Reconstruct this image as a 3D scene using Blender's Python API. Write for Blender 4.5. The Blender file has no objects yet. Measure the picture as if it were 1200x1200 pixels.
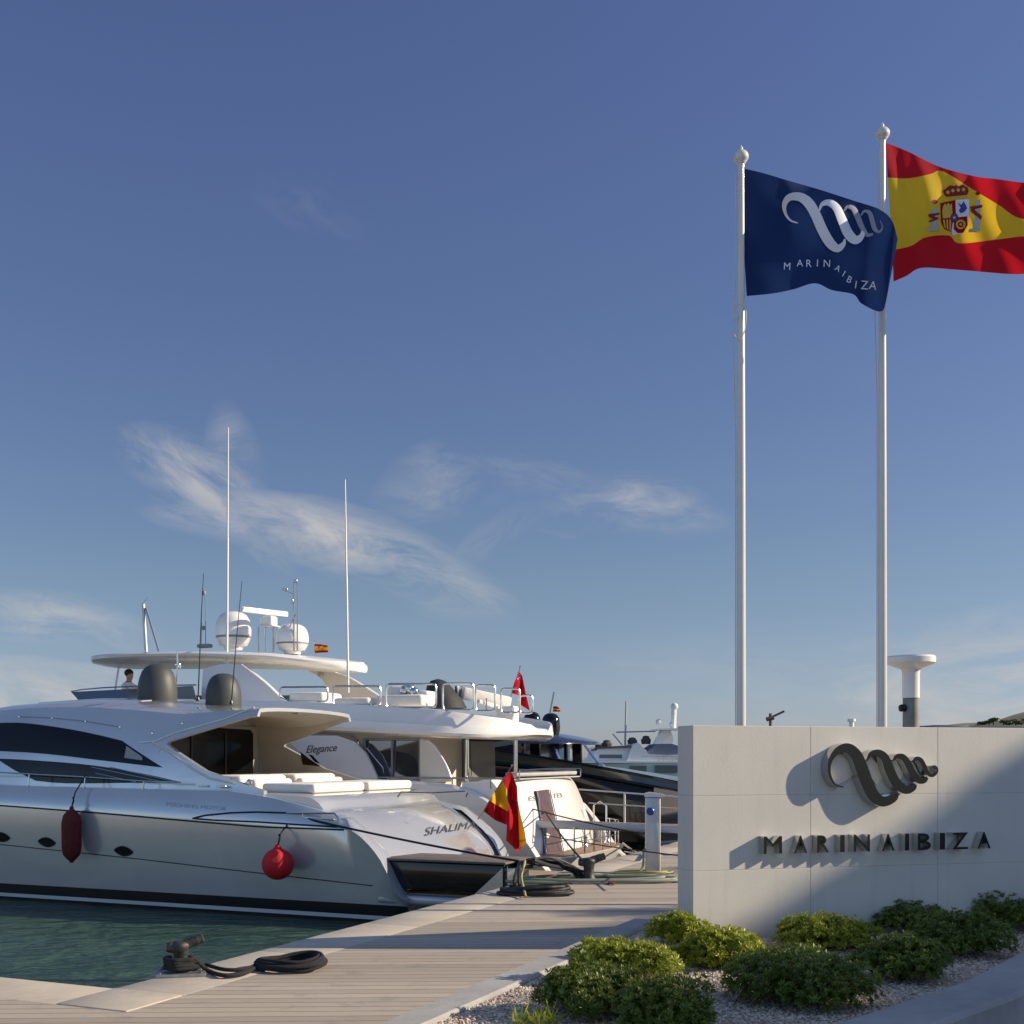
import bpy, bmesh, math, random
from mathutils import Vector, Matrix, noise
from mathutils.geometry import tessellate_polygon
R = math.radians
SC = bpy.context.scene
COL = SC.collection

# ------------------------------------------------------------------ camera
F, CX, HY, EYE, WZ = 1412.0, 520.0, 888.0, 1.7, -0.9
cam_d = bpy.data.cameras.new('camera'); cam = bpy.data.objects.new('camera', cam_d); COL.objects.link(cam)
cam.location = (0, 0, EYE); cam.rotation_euler = (R(90), 0, 0)
cam_d.sensor_width = 36; cam_d.lens = 36 * F / 1200
cam_d.shift_x = (600 - CX) / 1200; cam_d.shift_y = (HY - 600) / 1200
cam_d.clip_start = 0.1; cam_d.clip_end = 9000
SC.camera = cam

# ------------------------------------------------------------------ light
SUN_EL, SUN_AZ = R(24.5), R(1)          # azimuth: from +X towards the camera side (-Y)
sv = Vector((math.cos(SUN_EL) * math.cos(SUN_AZ), -math.cos(SUN_EL) * math.sin(SUN_AZ), math.sin(SUN_EL)))
sd = bpy.data.lights.new('sun', 'SUN'); sd.energy = 4.9; sd.angle = R(0.55); sd.color = (1.0, 0.85, 0.65)
sun = bpy.data.objects.new('sun', sd); COL.objects.link(sun)
sun.rotation_euler = sv.to_track_quat('Z', 'Y').to_euler(); sun.location = (30, -5, 25)
SC.view_settings.view_transform = 'Standard'; SC.view_settings.look = 'None'
SC.view_settings.exposure = 0.45; SC.view_settings.gamma = 1.0

class NT:
    def __init__(s, tree): s.t = tree; s.n = tree.nodes; s.l = tree.links
    def new(s, typ, **k):
        n = s.n.new(typ)
        for a, b in k.items(): setattr(n, a, b)
        return n
    def put(s, sock, v):
        if hasattr(v, 'is_output'): s.l.new(v, sock)
        elif v is not None: sock.default_value = v
    def m(s, op, a, b=None, c=None, clamp=False):
        n = s.new('ShaderNodeMath', operation=op, use_clamp=clamp)
        for i, v in enumerate((a, b, c)): s.put(n.inputs[i], v) if v is not None else None
        return n.outputs[0]
    def noise(s, vec, scale, detail=4, rough=.5, dist=0):
        n = s.new('ShaderNodeTexNoise'); s.put(n.inputs['Vector'], vec)
        n.inputs['Scale'].default_value = scale; n.inputs['Detail'].default_value = detail
        n.inputs['Roughness'].default_value = rough; n.inputs['Distortion'].default_value = dist
        return n.outputs['Fac']
    def ramp(s, fac, stops):
        n = s.new('ShaderNodeValToRGB'); s.put(n.inputs[0], fac); e = n.color_ramp.elements
        while len(e) < len(stops): e.new(.5)
        for el, (p, c) in zip(e, stops):
            el.position = p; el.color = (*c, 1) if len(c) == 3 else c
        return n.outputs[0]
    def mix(s, fac, a, b, mode='MIX'):
        n = s.new('ShaderNodeMix', data_type='RGBA', blend_type=mode)
        s.put(n.inputs[0], fac); s.put(n.inputs[6], (*a, 1) if isinstance(a, tuple) and len(a) == 3 else a)
        s.put(n.inputs[7], (*b, 1) if isinstance(b, tuple) and len(b) == 3 else b)
        return n.outputs[2]
    def mapping(s, vec, scale=(1, 1, 1), rot=(0, 0, 0), loc=(0, 0, 0)):
        n = s.new('ShaderNodeMapping'); s.put(n.inputs[0], vec)
        n.inputs[1].default_value = loc; n.inputs[2].default_value = rot; n.inputs[3].default_value = scale
        return n.outputs[0]
    def comb(s, x, y, z):
        n = s.new('ShaderNodeCombineXYZ'); s.put(n.inputs[0], x); s.put(n.inputs[1], y); s.put(n.inputs[2], z); return n.outputs[0]
    def sep(s, v):
        n = s.new('ShaderNodeSeparateXYZ'); s.put(n.inputs[0], v); return n.outputs

w = bpy.data.worlds.new('World'); SC.world = w; w.use_nodes = True
q = NT(w.node_tree)
bg = q.n['Background']
sky = q.new('ShaderNodeTexSky', sky_type='NISHITA', sun_disc=False)
sky.sun_elevation = SUN_EL; sky.sun_rotation = R(90) + SUN_AZ
sky.altitude = 0; sky.air_density = 1.0; sky.dust_density = 0.3; sky.ozone_density = 3.0
tc = q.new('ShaderNodeTexCoord').outputs['Generated']
dx, dy, dz = q.sep(tc)
dyc = q.m('MAXIMUM', dy, 0.05)
az = q.m('DIVIDE', dx, dyc); el = q.m('DIVIDE', dz, dyc)
def wisp(u, v, hl, hw, ang, strength, soft=1.0, scale=9, stretch=3.2):
    a0, b0 = (u - CX) / F, (HY - v) / F
    ca, sa = math.cos(R(ang)), math.sin(R(ang))
    da, db = q.m('SUBTRACT', az, a0), q.m('SUBTRACT', el, b0)
    p = q.m('ADD', q.m('MULTIPLY', da, ca), q.m('MULTIPLY', db, sa))
    r = q.m('SUBTRACT', q.m('MULTIPLY', db, ca), q.m('MULTIPLY', da, sa))
    vec = q.comb(q.m('MULTIPLY', p, 1.0), q.m('MULTIPLY', r, stretch), float(u) * .013)
    nz = q.noise(vec, scale, 12, .66, .55)
    warp = q.m('MULTIPLY', q.m('SUBTRACT', q.noise(vec, scale * .5, 3, .5), .5), 1.4)
    pn = q.m('DIVIDE', p, hl / F)
    rn = q.m('ADD', q.m('DIVIDE', r, hw / F), warp)
    rn = q.m('ADD', rn, q.m('MULTIPLY', q.m('MULTIPLY', pn, pn), .5))
    d = q.m('SQRT', q.m('ADD', q.m('MULTIPLY', pn, pn), q.m('MULTIPLY', rn, rn)))
    e = q.m('SUBTRACT', 1.0, d, clamp=True)
    e = q.m('POWER', e, soft)
    k = q.m('MULTIPLY', q.m('SUBTRACT', nz, .40), 4.2, clamp=True)
    return q.m('MULTIPLY', q.m('MULTIPLY', e, k), strength)
ws = [wisp(250, 572, 140, 46, -36, 1.0, .8, 12, 2.8), wisp(390, 626, 240, 48, -16, 1.15, .75, 10, 3.2), wisp(740, 595, 125, 38, -3, .75, 1.0, 14, 3.0),
      wisp(510, 565, 90, 45, 10, .4, 1.0, 16, 2.5), wisp(60, 722, 140, 32, -8, .8, .8, 14, 3.5),
      wisp(1190, 805, 340, 110, 4, 1.4, .8, 8, 3.5), wisp(-10, 818, 260, 55, 2, 1.3, .5, 7, 3), wisp(560, 640, 110, 22, 38, .3, 1.0, 16, 4), wisp(640, 560, 160, 24, -12, .3, 1.0, 14, 4), wisp(270, 520, 40, 70, 8, .5, 1.0, 12, 2),
      wisp(370, 240, 90, 40, -30, .09, 1.0, 18, 3), wisp(900, 790, 320, 60, -2, .20, .8, 9, 4)]
tot = ws[0]
for x_ in ws[1:]: tot = q.m('MAXIMUM', tot, x_)
fwd = q.m('GREATER_THAN', dy, .06)
tot = q.m('MULTIPLY', tot, fwd, clamp=True)
hz = q.m('POWER', q.m('SUBTRACT', 1.0, q.m('ABSOLUTE', dz), clamp=True), 9.0)
skyc = sky.outputs[0]
tint = q.ramp(q.m('MAXIMUM', dz, 0.0), [(0, (.44, .49, .74)), (.034, (.46, .49, .68)), (.076, (.49, .48, .585)), (.135, (.52, .495, .54)), (.32, (.555, .51, .595)), (.54, (.62, .545, .68)), (.70, (1.2, 1.02, 1.02)), (1, (1.6, 1.35, 1.25))])
fill = q.ramp(q.m('MAXIMUM', dz, 0.0), [(0, (.95, .95, 1.1)), (.6, (1.1, 1.0, 1.05)), (1, (1.6, 1.35, 1.25))])
back = q.m('MULTIPLY', q.m('SUBTRACT', .25, dy), 1.6, clamp=True)
tint = q.mix(back, tint, fill)
skyc = q.mix(1.0, skyc, tint, 'MULTIPLY')
skyc = q.mix(q.m('MULTIPLY', tot, .9), skyc, (3.3, 3.28, 3.3))
q.l.new(skyc, bg.inputs[0]); bg.inputs[1].default_value = 0.116

# ------------------------------------------------------------------ materials
MATS = {}
def mat(name, col, rough=.5, metal=0., var=.0, vscale=3., bump=0., bscale=30., col2=None, coat=0., spec=.5, fac_lo=.35, fac_hi=.65, **kw):
    if name in MATS: return MATS[name]
    m = bpy.data.materials.new(name); m.use_nodes = True; t = NT(m.node_tree)
    b = t.n['Principled BSDF']
    b.inputs['Roughness'].default_value = rough; b.inputs['Metallic'].default_value = metal
    b.inputs['Coat Weight'].default_value = coat; b.inputs['Coat Roughness'].default_value = .06
    b.inputs['Specular IOR Level'].default_value = spec
    co = t.new('ShaderNodeTexCoord').outputs['Object']
    if var > 0 or col2:
        nz = t.noise(co, vscale, 6, .6)
        c2 = col2 or tuple(c * (1 - var) for c in col)
        t.put(b.inputs['Base Color'], t.ramp(nz, [(fac_lo, col), (fac_hi, c2)]))
        rr = t.m('ADD', rough, t.m('MULTIPLY', t.m('SUBTRACT', nz, .5), .25 * max(rough, .15)), clamp=True)
        t.put(b.inputs['Roughness'], rr)
    else: b.inputs['Base Color'].default_value = (*col, 1)
    if bump > 0:
        bn = t.new('ShaderNodeBump'); bn.inputs['Strength'].default_value = bump; bn.inputs['Distance'].default_value = .02
        t.put(bn.inputs['Height'], t.noise(co, bscale, 5, .6)); t.l.new(bn.outputs[0], b.inputs['Normal'])
    MATS[name] = m; return m

white = mat('white gelcoat', (.78, .76, .71), .28, var=.06, vscale=1.5, coat=.5)
cream = mat('cream gelcoat', (.70, .64, .54), .35, var=.06, vscale=1.5, coat=.3)
silver = mat('silver metallic paint', (.55, .555, .54), .20, .42, var=.10, vscale=.8, coat=.9)
silver2 = mat('silver roof paint', (.40, .41, .44), .36, .5, var=.10, vscale=1.2, coat=.7)
greyp = mat('grey composite', (.22, .23, .24), .45, .1, var=.1)
domegrey = mat('grey dome plastic', (.05, .055, .052), .55, var=.12, vscale=4)
blackglass = mat('smoked glass', (.004, .005, .0055), .12, spec=.22)
blackp = mat('black gloss paint', (.004, .0045, .006), .10, spec=.3, coat=.25)
navyp = mat('dark navy paint', (.010, .014, .032), .15, coat=.5)
chrome = mat('polished steel', (.66, .66, .64), .16, 1., var=.1, vscale=6)
steel = mat('brushed steel', (.45, .45, .44), .3, 1., var=.15, vscale=8)
rubber = mat('black rubber', (.012, .012, .013), .6, var=.2, vscale=8, bump=.2)
lining = mat('cockpit lining', (.44, .41, .34), .45, var=.1, vscale=2)
teakg = mat('grey brown teak', (.17, .13, .10), .55, var=.3, vscale=7, bump=.3)
ropem = mat('black rope', (.016, .016, .017), .85, var=.3, vscale=30, bump=.8, bscale=120)
teak = mat('weathered teak', (.33, .22, .14), .6, var=.3, vscale=7, bump=.3)
teakd = mat('dark varnished wood', (.10, .045, .025), .3, var=.4, vscale=5, coat=.3)
cushion = mat('cream cushion', (.80, .75, .66), .8, var=.08, vscale=3, bump=.3, bscale=12)
orange = mat('terracotta cushion', (.50, .19, .11), .8, var=.2, vscale=4)
redfab = mat('red fender fabric', (.60, .010, .014), .75, var=.25, vscale=7, bump=.5, bscale=22)
redfab2 = mat('dark red fender fabric', (.12, .005, .006), .8, var=.35, vscale=7, bump=.5, bscale=22)
bootw = mat('white boot stripe', (.62, .64, .62), .35)
bootd = mat('dark boot stripe', (.01, .012, .012), .3)
skin = mat('skin', (.45, .27, .19), .6); hairm = mat('dark hair', (.012, .01, .008), .7); shirt = mat('white shirt', (.75, .76, .78), .85)

# ------------------------------------------------------------------ mesh builder
def catmull(pts, n=6):
    pts = [Vector(p) for p in pts]; out = []
    P = [pts[0] * 2 - pts[1]] + pts + [pts[-1] * 2 - pts[-2]]
    for i in range(1, len(P) - 2):
        a, b, c, d = P[i - 1:i + 3]
        for k in range(n):
            t = k / n
            out.append(.5 * ((2 * b) + (c - a) * t + (2 * a - 5 * b + 4 * c - d) * t * t + (3 * b - a - 3 * c + d) * t ** 3))
    out.append(pts[-1]); return out
def interp(tab, x):
    if x <= tab[0][0]: return tab[0][1]
    for (a, va), (b, vb) in zip(tab, tab[1:]):
        if x <= b: return va + (vb - va) * (x - a) / (b - a)
    return tab[-1][1]
class MB:
    def __init__(s): s.v = []; s.f = []; s.mi = []
    def add(s, vs, fs, mi=0):
        o = len(s.v); s.v += [tuple(p) for p in vs]
        for f in fs: s.f.append([i + o for i in f]); s.mi.append(mi)
        return s
    def bm(s, b, mi=0):
        b.verts.index_update(); s.add([v.co for v in b.verts], [[v.index for v in f.verts] for f in b.faces], mi); b.free(); return s
    def box(s, c, d, rz=0, bev=.01, mi=0, M=None, seg=2):
        b = bmesh.new(); bmesh.ops.create_cube(b, size=1); bmesh.ops.scale(b, vec=d, verts=b.verts)
        if bev > 0: bmesh.ops.bevel(b, geom=b.edges[:], offset=min(bev, min(d) * .45), segments=seg, affect='EDGES', profile=.5)
        m = Matrix.Translation(c) @ Matrix.Rotation(rz, 4, 'Z')
        if M is not None: m = Matrix.Translation(c) @ M
        bmesh.ops.transform(b, matrix=m, verts=b.verts); return s.bm(b, mi)
    def beam(s, a, b_, w_, h, bev=.008, mi=0):
        a, b_ = Vector(a), Vector(b_); d = b_ - a
        M = d.to_track_quat('X', 'Z').to_matrix().to_4x4()
        return s.box((a + b_) / 2, (d.length, w_, h), bev=bev, mi=mi, M=M)
    def tube(s, pts, r, n=8, closed=False, mi=0, caps=True, jit=0):
        pts = [Vector(p) for p in pts]; N = len(pts); rs = r if isinstance(r, (list, tuple)) else [r] * N
        vs = []; up = Vector((0, 0, 1)); pn = None
        for i, p in enumerate(pts):
            if closed: t = pts[(i + 1) % N] - pts[i - 1]
            else: t = pts[min(i + 1, N - 1)] - pts[max(i - 1, 0)]
            t.normalize()
            if pn is None:
                x = t.cross(up)
                if x.length < .1: x = t.cross(Vector((1, 0, 0)))
            else: x = pn - t * pn.dot(t)
            if x.length < 1e-5: x = t.orthogonal()
            x.normalize(); pn = x; y = t.cross(x)
            for k in range(n):
                a = 2 * math.pi * k / n; vs.append(p + (x * math.cos(a) + y * math.sin(a)) * rs[i])
        fs = []
        for i in range(N if closed else N - 1):
            j = (i + 1) % N
            for k in range(n): fs.append([i * n + k, i * n + (k + 1) % n, j * n + (k + 1) % n, j * n + k])
        if not closed and caps: fs += [list(range(n))[::-1], [(N - 1) * n + k for k in range(n)]]
        return s.add(vs, fs, mi)
    def lathe(s, prof, c=(0, 0, 0), n=28, mi=0, axis=None):
        vs = []; fs = []; c = Vector(c)
        for r, z in prof:
            for k in range(n):
                a = 2 * math.pi * k / n; p = Vector((max(r, .0005) * math.cos(a), max(r, .0005) * math.sin(a), z))
                if axis is not None: p = axis @ p
                vs.append(c + p)
        for i in range(len(prof) - 1):
            for k in range(n): fs.append([i * n + k, i * n + (k + 1) % n, (i + 1) * n + (k + 1) % n, (i + 1) * n + k])
        fs += [list(range(n))[::-1], [(len(prof) - 1) * n + k for k in range(n)]]
        return s.add(vs, fs, mi)
    def loft(s, secs, closed=True, caps=True, mi=0, mif=None):
        n = len(secs[0]); vs = [p for sec in secs for p in sec]; o = len(s.v)
        s.v += [tuple(p) for p in vs]
        for i in range(len(secs) - 1):
            for k in range(n if closed else n - 1):
                s.f.append([o + i * n + k, o + i * n + (k + 1) % n, o + (i + 1) * n + (k + 1) % n, o + (i + 1) * n + k]); s.mi.append(mif(k) if mif else mi)
        if caps and closed:
            s.f.append([o + k for k in range(n)][::-1]); s.mi.append(mi)
            s.f.append([o + (len(secs) - 1) * n + k for k in range(n)]); s.mi.append(mi)
        return s
    def prism(s, poly, fn, off0=0, off1=.03, step=None, mi=0):
        """poly: 2D polygon; fn(a,b,off)->3D; a curved plate with thickness"""
        b = bmesh.new(); vs = [b.verts.new((p[0], p[1], 0)) for p in poly]
        area = sum(poly[i - 1][0] * poly[i][1] - poly[i][0] * poly[i - 1][1] for i in range(len(poly)))
        for tri in tessellate_polygon([[Vector((p[0], p[1], 0)) for p in poly]]):
            try: b.faces.new([vs[i] for i in tri])
            except ValueError: pass
        if step:
            for ax in (0, 1):
                lo = min(v.co[ax] for v in b.verts); hi = max(v.co[ax] for v in b.verts)
                k = lo + step
                while k < hi - step * .2:
                    co = [0, 0, 0]; co[ax] = k; no = [0, 0, 0]; no[ax] = 1
                    bmesh.ops.bisect_plane(b, geom=b.verts[:] + b.edges[:] + b.faces[:], plane_co=co, plane_no=no); k += step
        bmesh.ops.recalc_face_normals(b, faces=b.faces)
        b.verts.index_update(); b.edges.ensure_lookup_table()
        A = [fn(v.co.x, v.co.y, off1) for v in b.verts]; B = [fn(v.co.x, v.co.y, off0) for v in b.verts]; n = len(A)
        fs = [[v.index for v in f.verts] for f in b.faces]; fs += [[i + n for i in f[::-1]] for f in [[v.index for v in f.verts] for f in b.faces]]
        for e in b.edges:
            if len(e.link_faces) == 1: i, j = e.verts[0].index, e.verts[1].index; fs.append([i, j, j + n, i + n])
        b.free(); return s.add(A + B, fs, mi)
    def build(s, name, mats, parent=None, loc=None, ang=32, shift=None, weld=True):
        me = bpy.data.meshes.new(name)
        v = s.v
        if shift: v = [(a - shift[0], b - shift[1], c - shift[2]) for a, b, c in v]
        me.from_pydata(v, [], s.f)
        for m in (mats if isinstance(mats, (list, tuple)) else [mats]): me.materials.append(m)
        me.polygons.foreach_set('material_index', s.mi)
        if weld:
            b = bmesh.new(); b.from_mesh(me); bmesh.ops.remove_doubles(b, verts=b.verts, dist=1e-5)
            bmesh.ops.recalc_face_normals(b, faces=b.faces); b.to_mesh(me); b.free()
        me.polygons.foreach_set('use_smooth', [True] * len(me.polygons))
        if ang: me.set_sharp_from_angle(angle=R(ang))
        else: me.polygons.foreach_set('use_smooth', [False] * len(me.polygons))
        me.update()
        o = bpy.data.objects.new(name, me); COL.objects.link(o)
        if parent: o.parent = parent
        if loc: o.location = loc
        return o
def tag(o, label=None, cat=None, group=None, kind=None):
    if label: o['label'] = label
    if cat: o['category'] = cat
    if group: o['group'] = group
    if kind: o['kind'] = kind
    return o
def empty(name, loc, rz=0, label=None, cat=None, group=None):
    o = bpy.data.objects.new(name, None); COL.objects.link(o); o.location = loc; o.rotation_euler = (0, 0, rz); o.empty_display_size = .3
    return tag(o, label, cat, group)
def copy_tree(o, parent=None):
    c = o.copy(); COL.objects.link(c); c.parent = parent
    for ch in list(o.children): copy_tree(ch, c)
    return c
def text_polys(txt, size=1.0, extrude=0., bold=0., spacing=1.0, shear=0.):
    """a mesh (verts, faces) of built-in lettering, lying in XY"""
    cu = bpy.data.curves.new('lettering', 'FONT'); cu.body = txt; cu.size = size; cu.extrude = extrude; cu.offset = bold; cu.space_character = spacing; cu.shear = shear
    cu.resolution_u = 4
    o = bpy.data.objects.new('lettering', cu); COL.objects.link(o)
    me = bpy.data.meshes.new_from_object(o.evaluated_get(bpy.context.evaluated_depsgraph_get()))
    vs = [tuple(v.co) for v in me.vertices]; fs = [list(p.vertices) for p in me.polygons]
    bpy.data.objects.remove(o); bpy.data.meshes.remove(me); bpy.data.curves.remove(cu)
    return vs, fs

# ------------------------------------------------------------------ from pixels of the photo to places in the world
def at_y(u, v, Y): return Vector(((u - CX) / F * Y, Y, EYE - (v - HY) / F * Y))
def at_z(u, v, z): return at_y(u, v, F * (EYE - z) / (v - HY))
_n = math.hypot(3070, 1412)
S = Vector((-3070 / _n, 1412 / _n, 0)); T = Vector((1412 / _n, 3070 / _n, 0))     # along the yachts / along the quay edge
C0 = at_z(135, 1160, 0)
ROTB = math.atan2(S.y, S.x)
class Boat:
    def __init__(s, tc, s0, name, label):
        s.tc, s.s0 = tc, s0
        p = C0 + S * s0 + T * tc
        s.root = empty(name, (p.x, p.y, WZ), ROTB, label, 'yacht', 'motor yachts moored stern to the quay')
    def L(s, u, v, y=0.0):
        t = s.tc - y; d = (u - CX) / F
        Y = (t + C0.x * T.x + C0.y * T.y) / (d * T.x + T.y); X = d * Y
        return ((X - C0.x) * S.x + (Y - C0.y) * S.y, EYE - (v - HY) / F * Y - WZ)
    def P(s, u, v, y=0.0):
        a = s.L(u, v, y); return Vector((a[0], y, a[1]))
    def on(s, u, v, f, y0=2.):
        y = y0
        for _ in range(12):
            x, z = s.L(u, v, y); y = .5 * y + .5 * f(x, z)
        return (x, z)
    def W(s, x, y, z):
        return C0 + S * x + T * (s.tc - y) + Vector((0, 0, WZ + z))
    def b(s, mb, name, mats, parent=None, **k):
        return mb.build(name, mats, parent or s.root, shift=(s.s0, 0, 0), **k)
def panel(boat, pix, f, m, name, parent=None, off0=-.02, off1=.006, y0=1.9, mirror=True, step=.3):
    pl = [boat.on(u, v, f, y0) for u, v in pix]; mm = MB()
    mm.prism(pl, lambda x, z, o: (x, f(x, z) + o, z), off0, off1, step=step)
    if mirror:
        m2 = MB(); m2.prism(pl, lambda x, z, o: (x, -f(x, z) - o, z), off0, off1, step=step); boat.b(m2, name, m, parent, ang=30)
    return boat.b(mm, name, m, parent, ang=30)
def split_parts(o, keep=1):
    """give every separate piece of a part a mesh of its own"""
    me = o.data; n = len(me.vertices); par = list(range(n))
    def find(a):
        while par[a] != a: par[a] = par[par[a]]; a = par[a]
        return a
    for e in me.edges:
        a, b = find(e.vertices[0]), find(e.vertices[1])
        if a != b: par[a] = b
    comps = {}
    for p in me.polygons: comps.setdefault(find(p.vertices[0]), []).append(p)
    if len(comps) < 2: return [o]
    out = []; vco = [tuple(v.co) for v in me.vertices]
    for k, polys in comps.items():
        mb = MB(); ids = {}
        for p in polys:
            f = []
            for vi in p.vertices:
                if vi not in ids: ids[vi] = len(mb.v); mb.v.append(vco[vi])
                f.append(ids[vi])
            mb.f.append(f); mb.mi.append(p.material_index)
        c = mb.build(o.name.split('.')[0], list(me.materials), o.parent, ang=40); c.location = o.location; out.append(c)
    nm = o.name.split('.')[0]; bpy.data.objects.remove(o); out[0].name = nm; return out
def dens(p, n=4):
    return [tuple(q_)[:2] for q_ in catmull([(a, b, 0) for a, b in p], n)]
# ================================================================== SETTING
def quaymat():
    m = bpy.data.materials.new('weathered deck boards'); m.use_nodes = True; t = NT(m.node_tree); b = t.n['Principled BSDF']
    co = t.new('ShaderNodeTexCoord').outputs['Object']
    mp = t.mapping(co, rot=(0, 0, R(-2)), loc=(37, 0, 0))
    br = t.new('ShaderNodeTexBrick'); t.put(br.inputs['Vector'], mp)
    br.inputs['Scale'].default_value = 1; br.inputs['Brick Width'].default_value = 90; br.inputs['Row Height'].default_value = .15
    br.inputs['Mortar Size'].default_value = .0075; br.inputs['Mortar Smooth'].default_value = .3; br.inputs['Bias'].default_value = 0
    br.inputs['Color1'].default_value = (.58, .49, .375, 1); br.inputs['Color2'].default_value = (.36, .30, .225, 1); br.inputs['Mortar'].default_value = (.09, .075, .06, 1)
    grain = t.noise(t.mapping(mp, scale=(1.2, 28, 1)), 2.2, 7, .65)
    stain = t.noise(co, .55, 6, .62)
    stain2 = t.noise(co, 3.2, 6, .7)
    c = t.mix(t.m('MULTIPLY', grain, .55), br.outputs[0], (.20, .175, .145), 'MULTIPLY')
    c = t.mix(t.m('MULTIPLY', t.m('SUBTRACT', stain, .47), 1.8, clamp=True), c, (.36, .33, .29))
    c = t.mix(t.m('MULTIPLY', t.m('SUBTRACT', stain2, .54), 3.4, clamp=True), c, (.15, .13, .11))
    c = t.mix(.2, c, (.46, .40, .31))
    t.put(b.inputs['Base Color'], c); b.inputs['Roughness'].default_value = .75
    h = t.m('ADD', t.m('MULTIPLY', br.outputs['Fac'], -1.), t.m('MULTIPLY', grain, .35))
    bn = t.new('ShaderNodeBump'); bn.inputs['Strength'].default_value = .55; bn.inputs['Distance'].default_value = .012
    t.put(bn.inputs['Height'], h); t.l.new(bn.outputs[0], b.inputs['Normal']); return m
deckm = quaymat()
def conc(name, col, sc=2., amt=.3):
    m = bpy.data.materials.new(name); m.use_nodes = True; t = NT(m.node_tree); b = t.n['Principled BSDF']
    co = t.new('ShaderNodeTexCoord').outputs['Object']
    a = t.noise(co, sc, 8, .65); d = t.noise(co, sc * 14, 5, .7); st = t.noise(t.mapping(co, scale=(1, 1, .2)), sc * 1.7, 5, .6)
    c = t.ramp(a, [(.3, tuple(x * (1 - amt) for x in col)), (.7, col)])
    c = t.mix(t.m('MULTIPLY', t.m('SUBTRACT', d, .5), 1.2, clamp=True), c, tuple(x * .55 for x in col))
    c = t.mix(t.m('MULTIPLY', t.m('SUBTRACT', st, .58), 2.5, clamp=True), c, tuple(x * .5 for x in col))
    t.put(b.inputs['Base Color'], c); b.inputs['Roughness'].default_value = .85
    bn = t.new('ShaderNodeBump'); bn.inputs['Strength'].default_value = .35; bn.inputs['Distance'].default_value = .008
    t.put(bn.inputs['Height'], t.noise(co, sc * 22, 6, .7)); t.l.new(bn.outputs[0], b.inputs['Normal']); return m
coping_m = conc('pale concrete coping', (.52, .455, .36), 1.2)
kerb_m = conc('rough concrete kerb', (.40, .385, .355), 1.6, .35)
def watermat():
    m = bpy.data.materials.new('harbour water'); m.use_nodes = True; t = NT(m.node_tree); b = t.n['Principled BSDF']
    co = t.new('ShaderNodeTexCoord').outputs['Object']
    b.inputs['Roughness'].default_value = .07; b.inputs['IOR'].default_value = 1.33
    n3 = t.noise(co, .4, 3, .5)
    t.put(b.inputs['Base Color'], t.ramp(n3, [(.35, (.034, .074, .056)), (.7, (.060, .112, .086))]))
    w1 = t.noise(t.mapping(co, scale=(1, 2.0, 1), rot=(0, 0, R(20))), 1.1, 3, .5, .5)
    w2 = t.noise(t.mapping(co, scale=(1, 1.7, 1), rot=(0, 0, R(-12))), 4.5, 5, .6, .3)
    h = t.m('ADD', t.m('MULTIPLY', w1, 1.), t.m('MULTIPLY', w2, .34))
    bn = t.new('ShaderNodeBump'); bn.inputs['Strength'].default_value = 1.; bn.inputs['Distance'].default_value = .30
    t.put(bn.inputs['Height'], h); t.l.new(bn.outputs[0], b.inputs['Normal']); return m
wt = MB(); wt.add([(-4000, -300, 0), (4000, -300, 0), (4000, 6000, 0), (-4000, 6000, 0)], [[0, 1, 2, 3]])
tag(wt.build('water', watermat(), loc=(0, 0, WZ), ang=None), kind='structure')

def xy(p): return Vector((p[0], p[1], 0))
P2 = C0.copy(); P2.z = 0
OFF = .62
qpoly = [P2 + T * 300, P2, P2 + S * 80, Vector((-110, -60, 0)), Vector((400, -60, 0)), Vector((400, 300, 0))]
def slab(name, poly, z0, z1, m):
    b = MB(); n = len(poly)
    tr = tessellate_polygon([[Vector((p[0], p[1], 0)) for p in poly]])
    b.add([(p[0], p[1], z1) for p in poly] + [(p[0], p[1], z0) for p in poly], [list(t_) for t_ in tr] + [[i, (i + 1) % n, (i + 1) % n + n, i + n] for i in range(n)])
    return b.build(name, m, ang=None)
tag(slab('quay', qpoly, -3., 0., deckm), kind='structure')
# coping stones along both edges (with open joints)
cop = MB()
def coping(p, d, inward, length, first):
    k = 0.; n = 0
    while k < length:
        L_ = 1.95 if n else first
        a = p + d * (k + .004); e = p + d * (k + L_ - .004)
        c = (a + e) / 2 + inward * (OFF / 2 - .03)
        M = Matrix.Rotation(math.atan2(d.y, d.x), 4, 'Z')
        cop.box((c.x, c.y, -.099), (L_ - .008, OFF, .206), bev=.012, M=M); k += L_; n += 1
coping(P2, T, -S, 80, 1.95); coping(P2 - T * OFF * .0, S, -T, 40, 1.95)
cop.box((*(P2 - S * (OFF / 2 - .03) - T * (OFF / 2 - .03))[:2], -.095), (OFF - .01, OFF - .01, .21), rz=math.atan2(S.y, S.x), bev=.012)
tag(cop.build('quay_coping', coping_m, ang=40), kind='structure')

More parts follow.
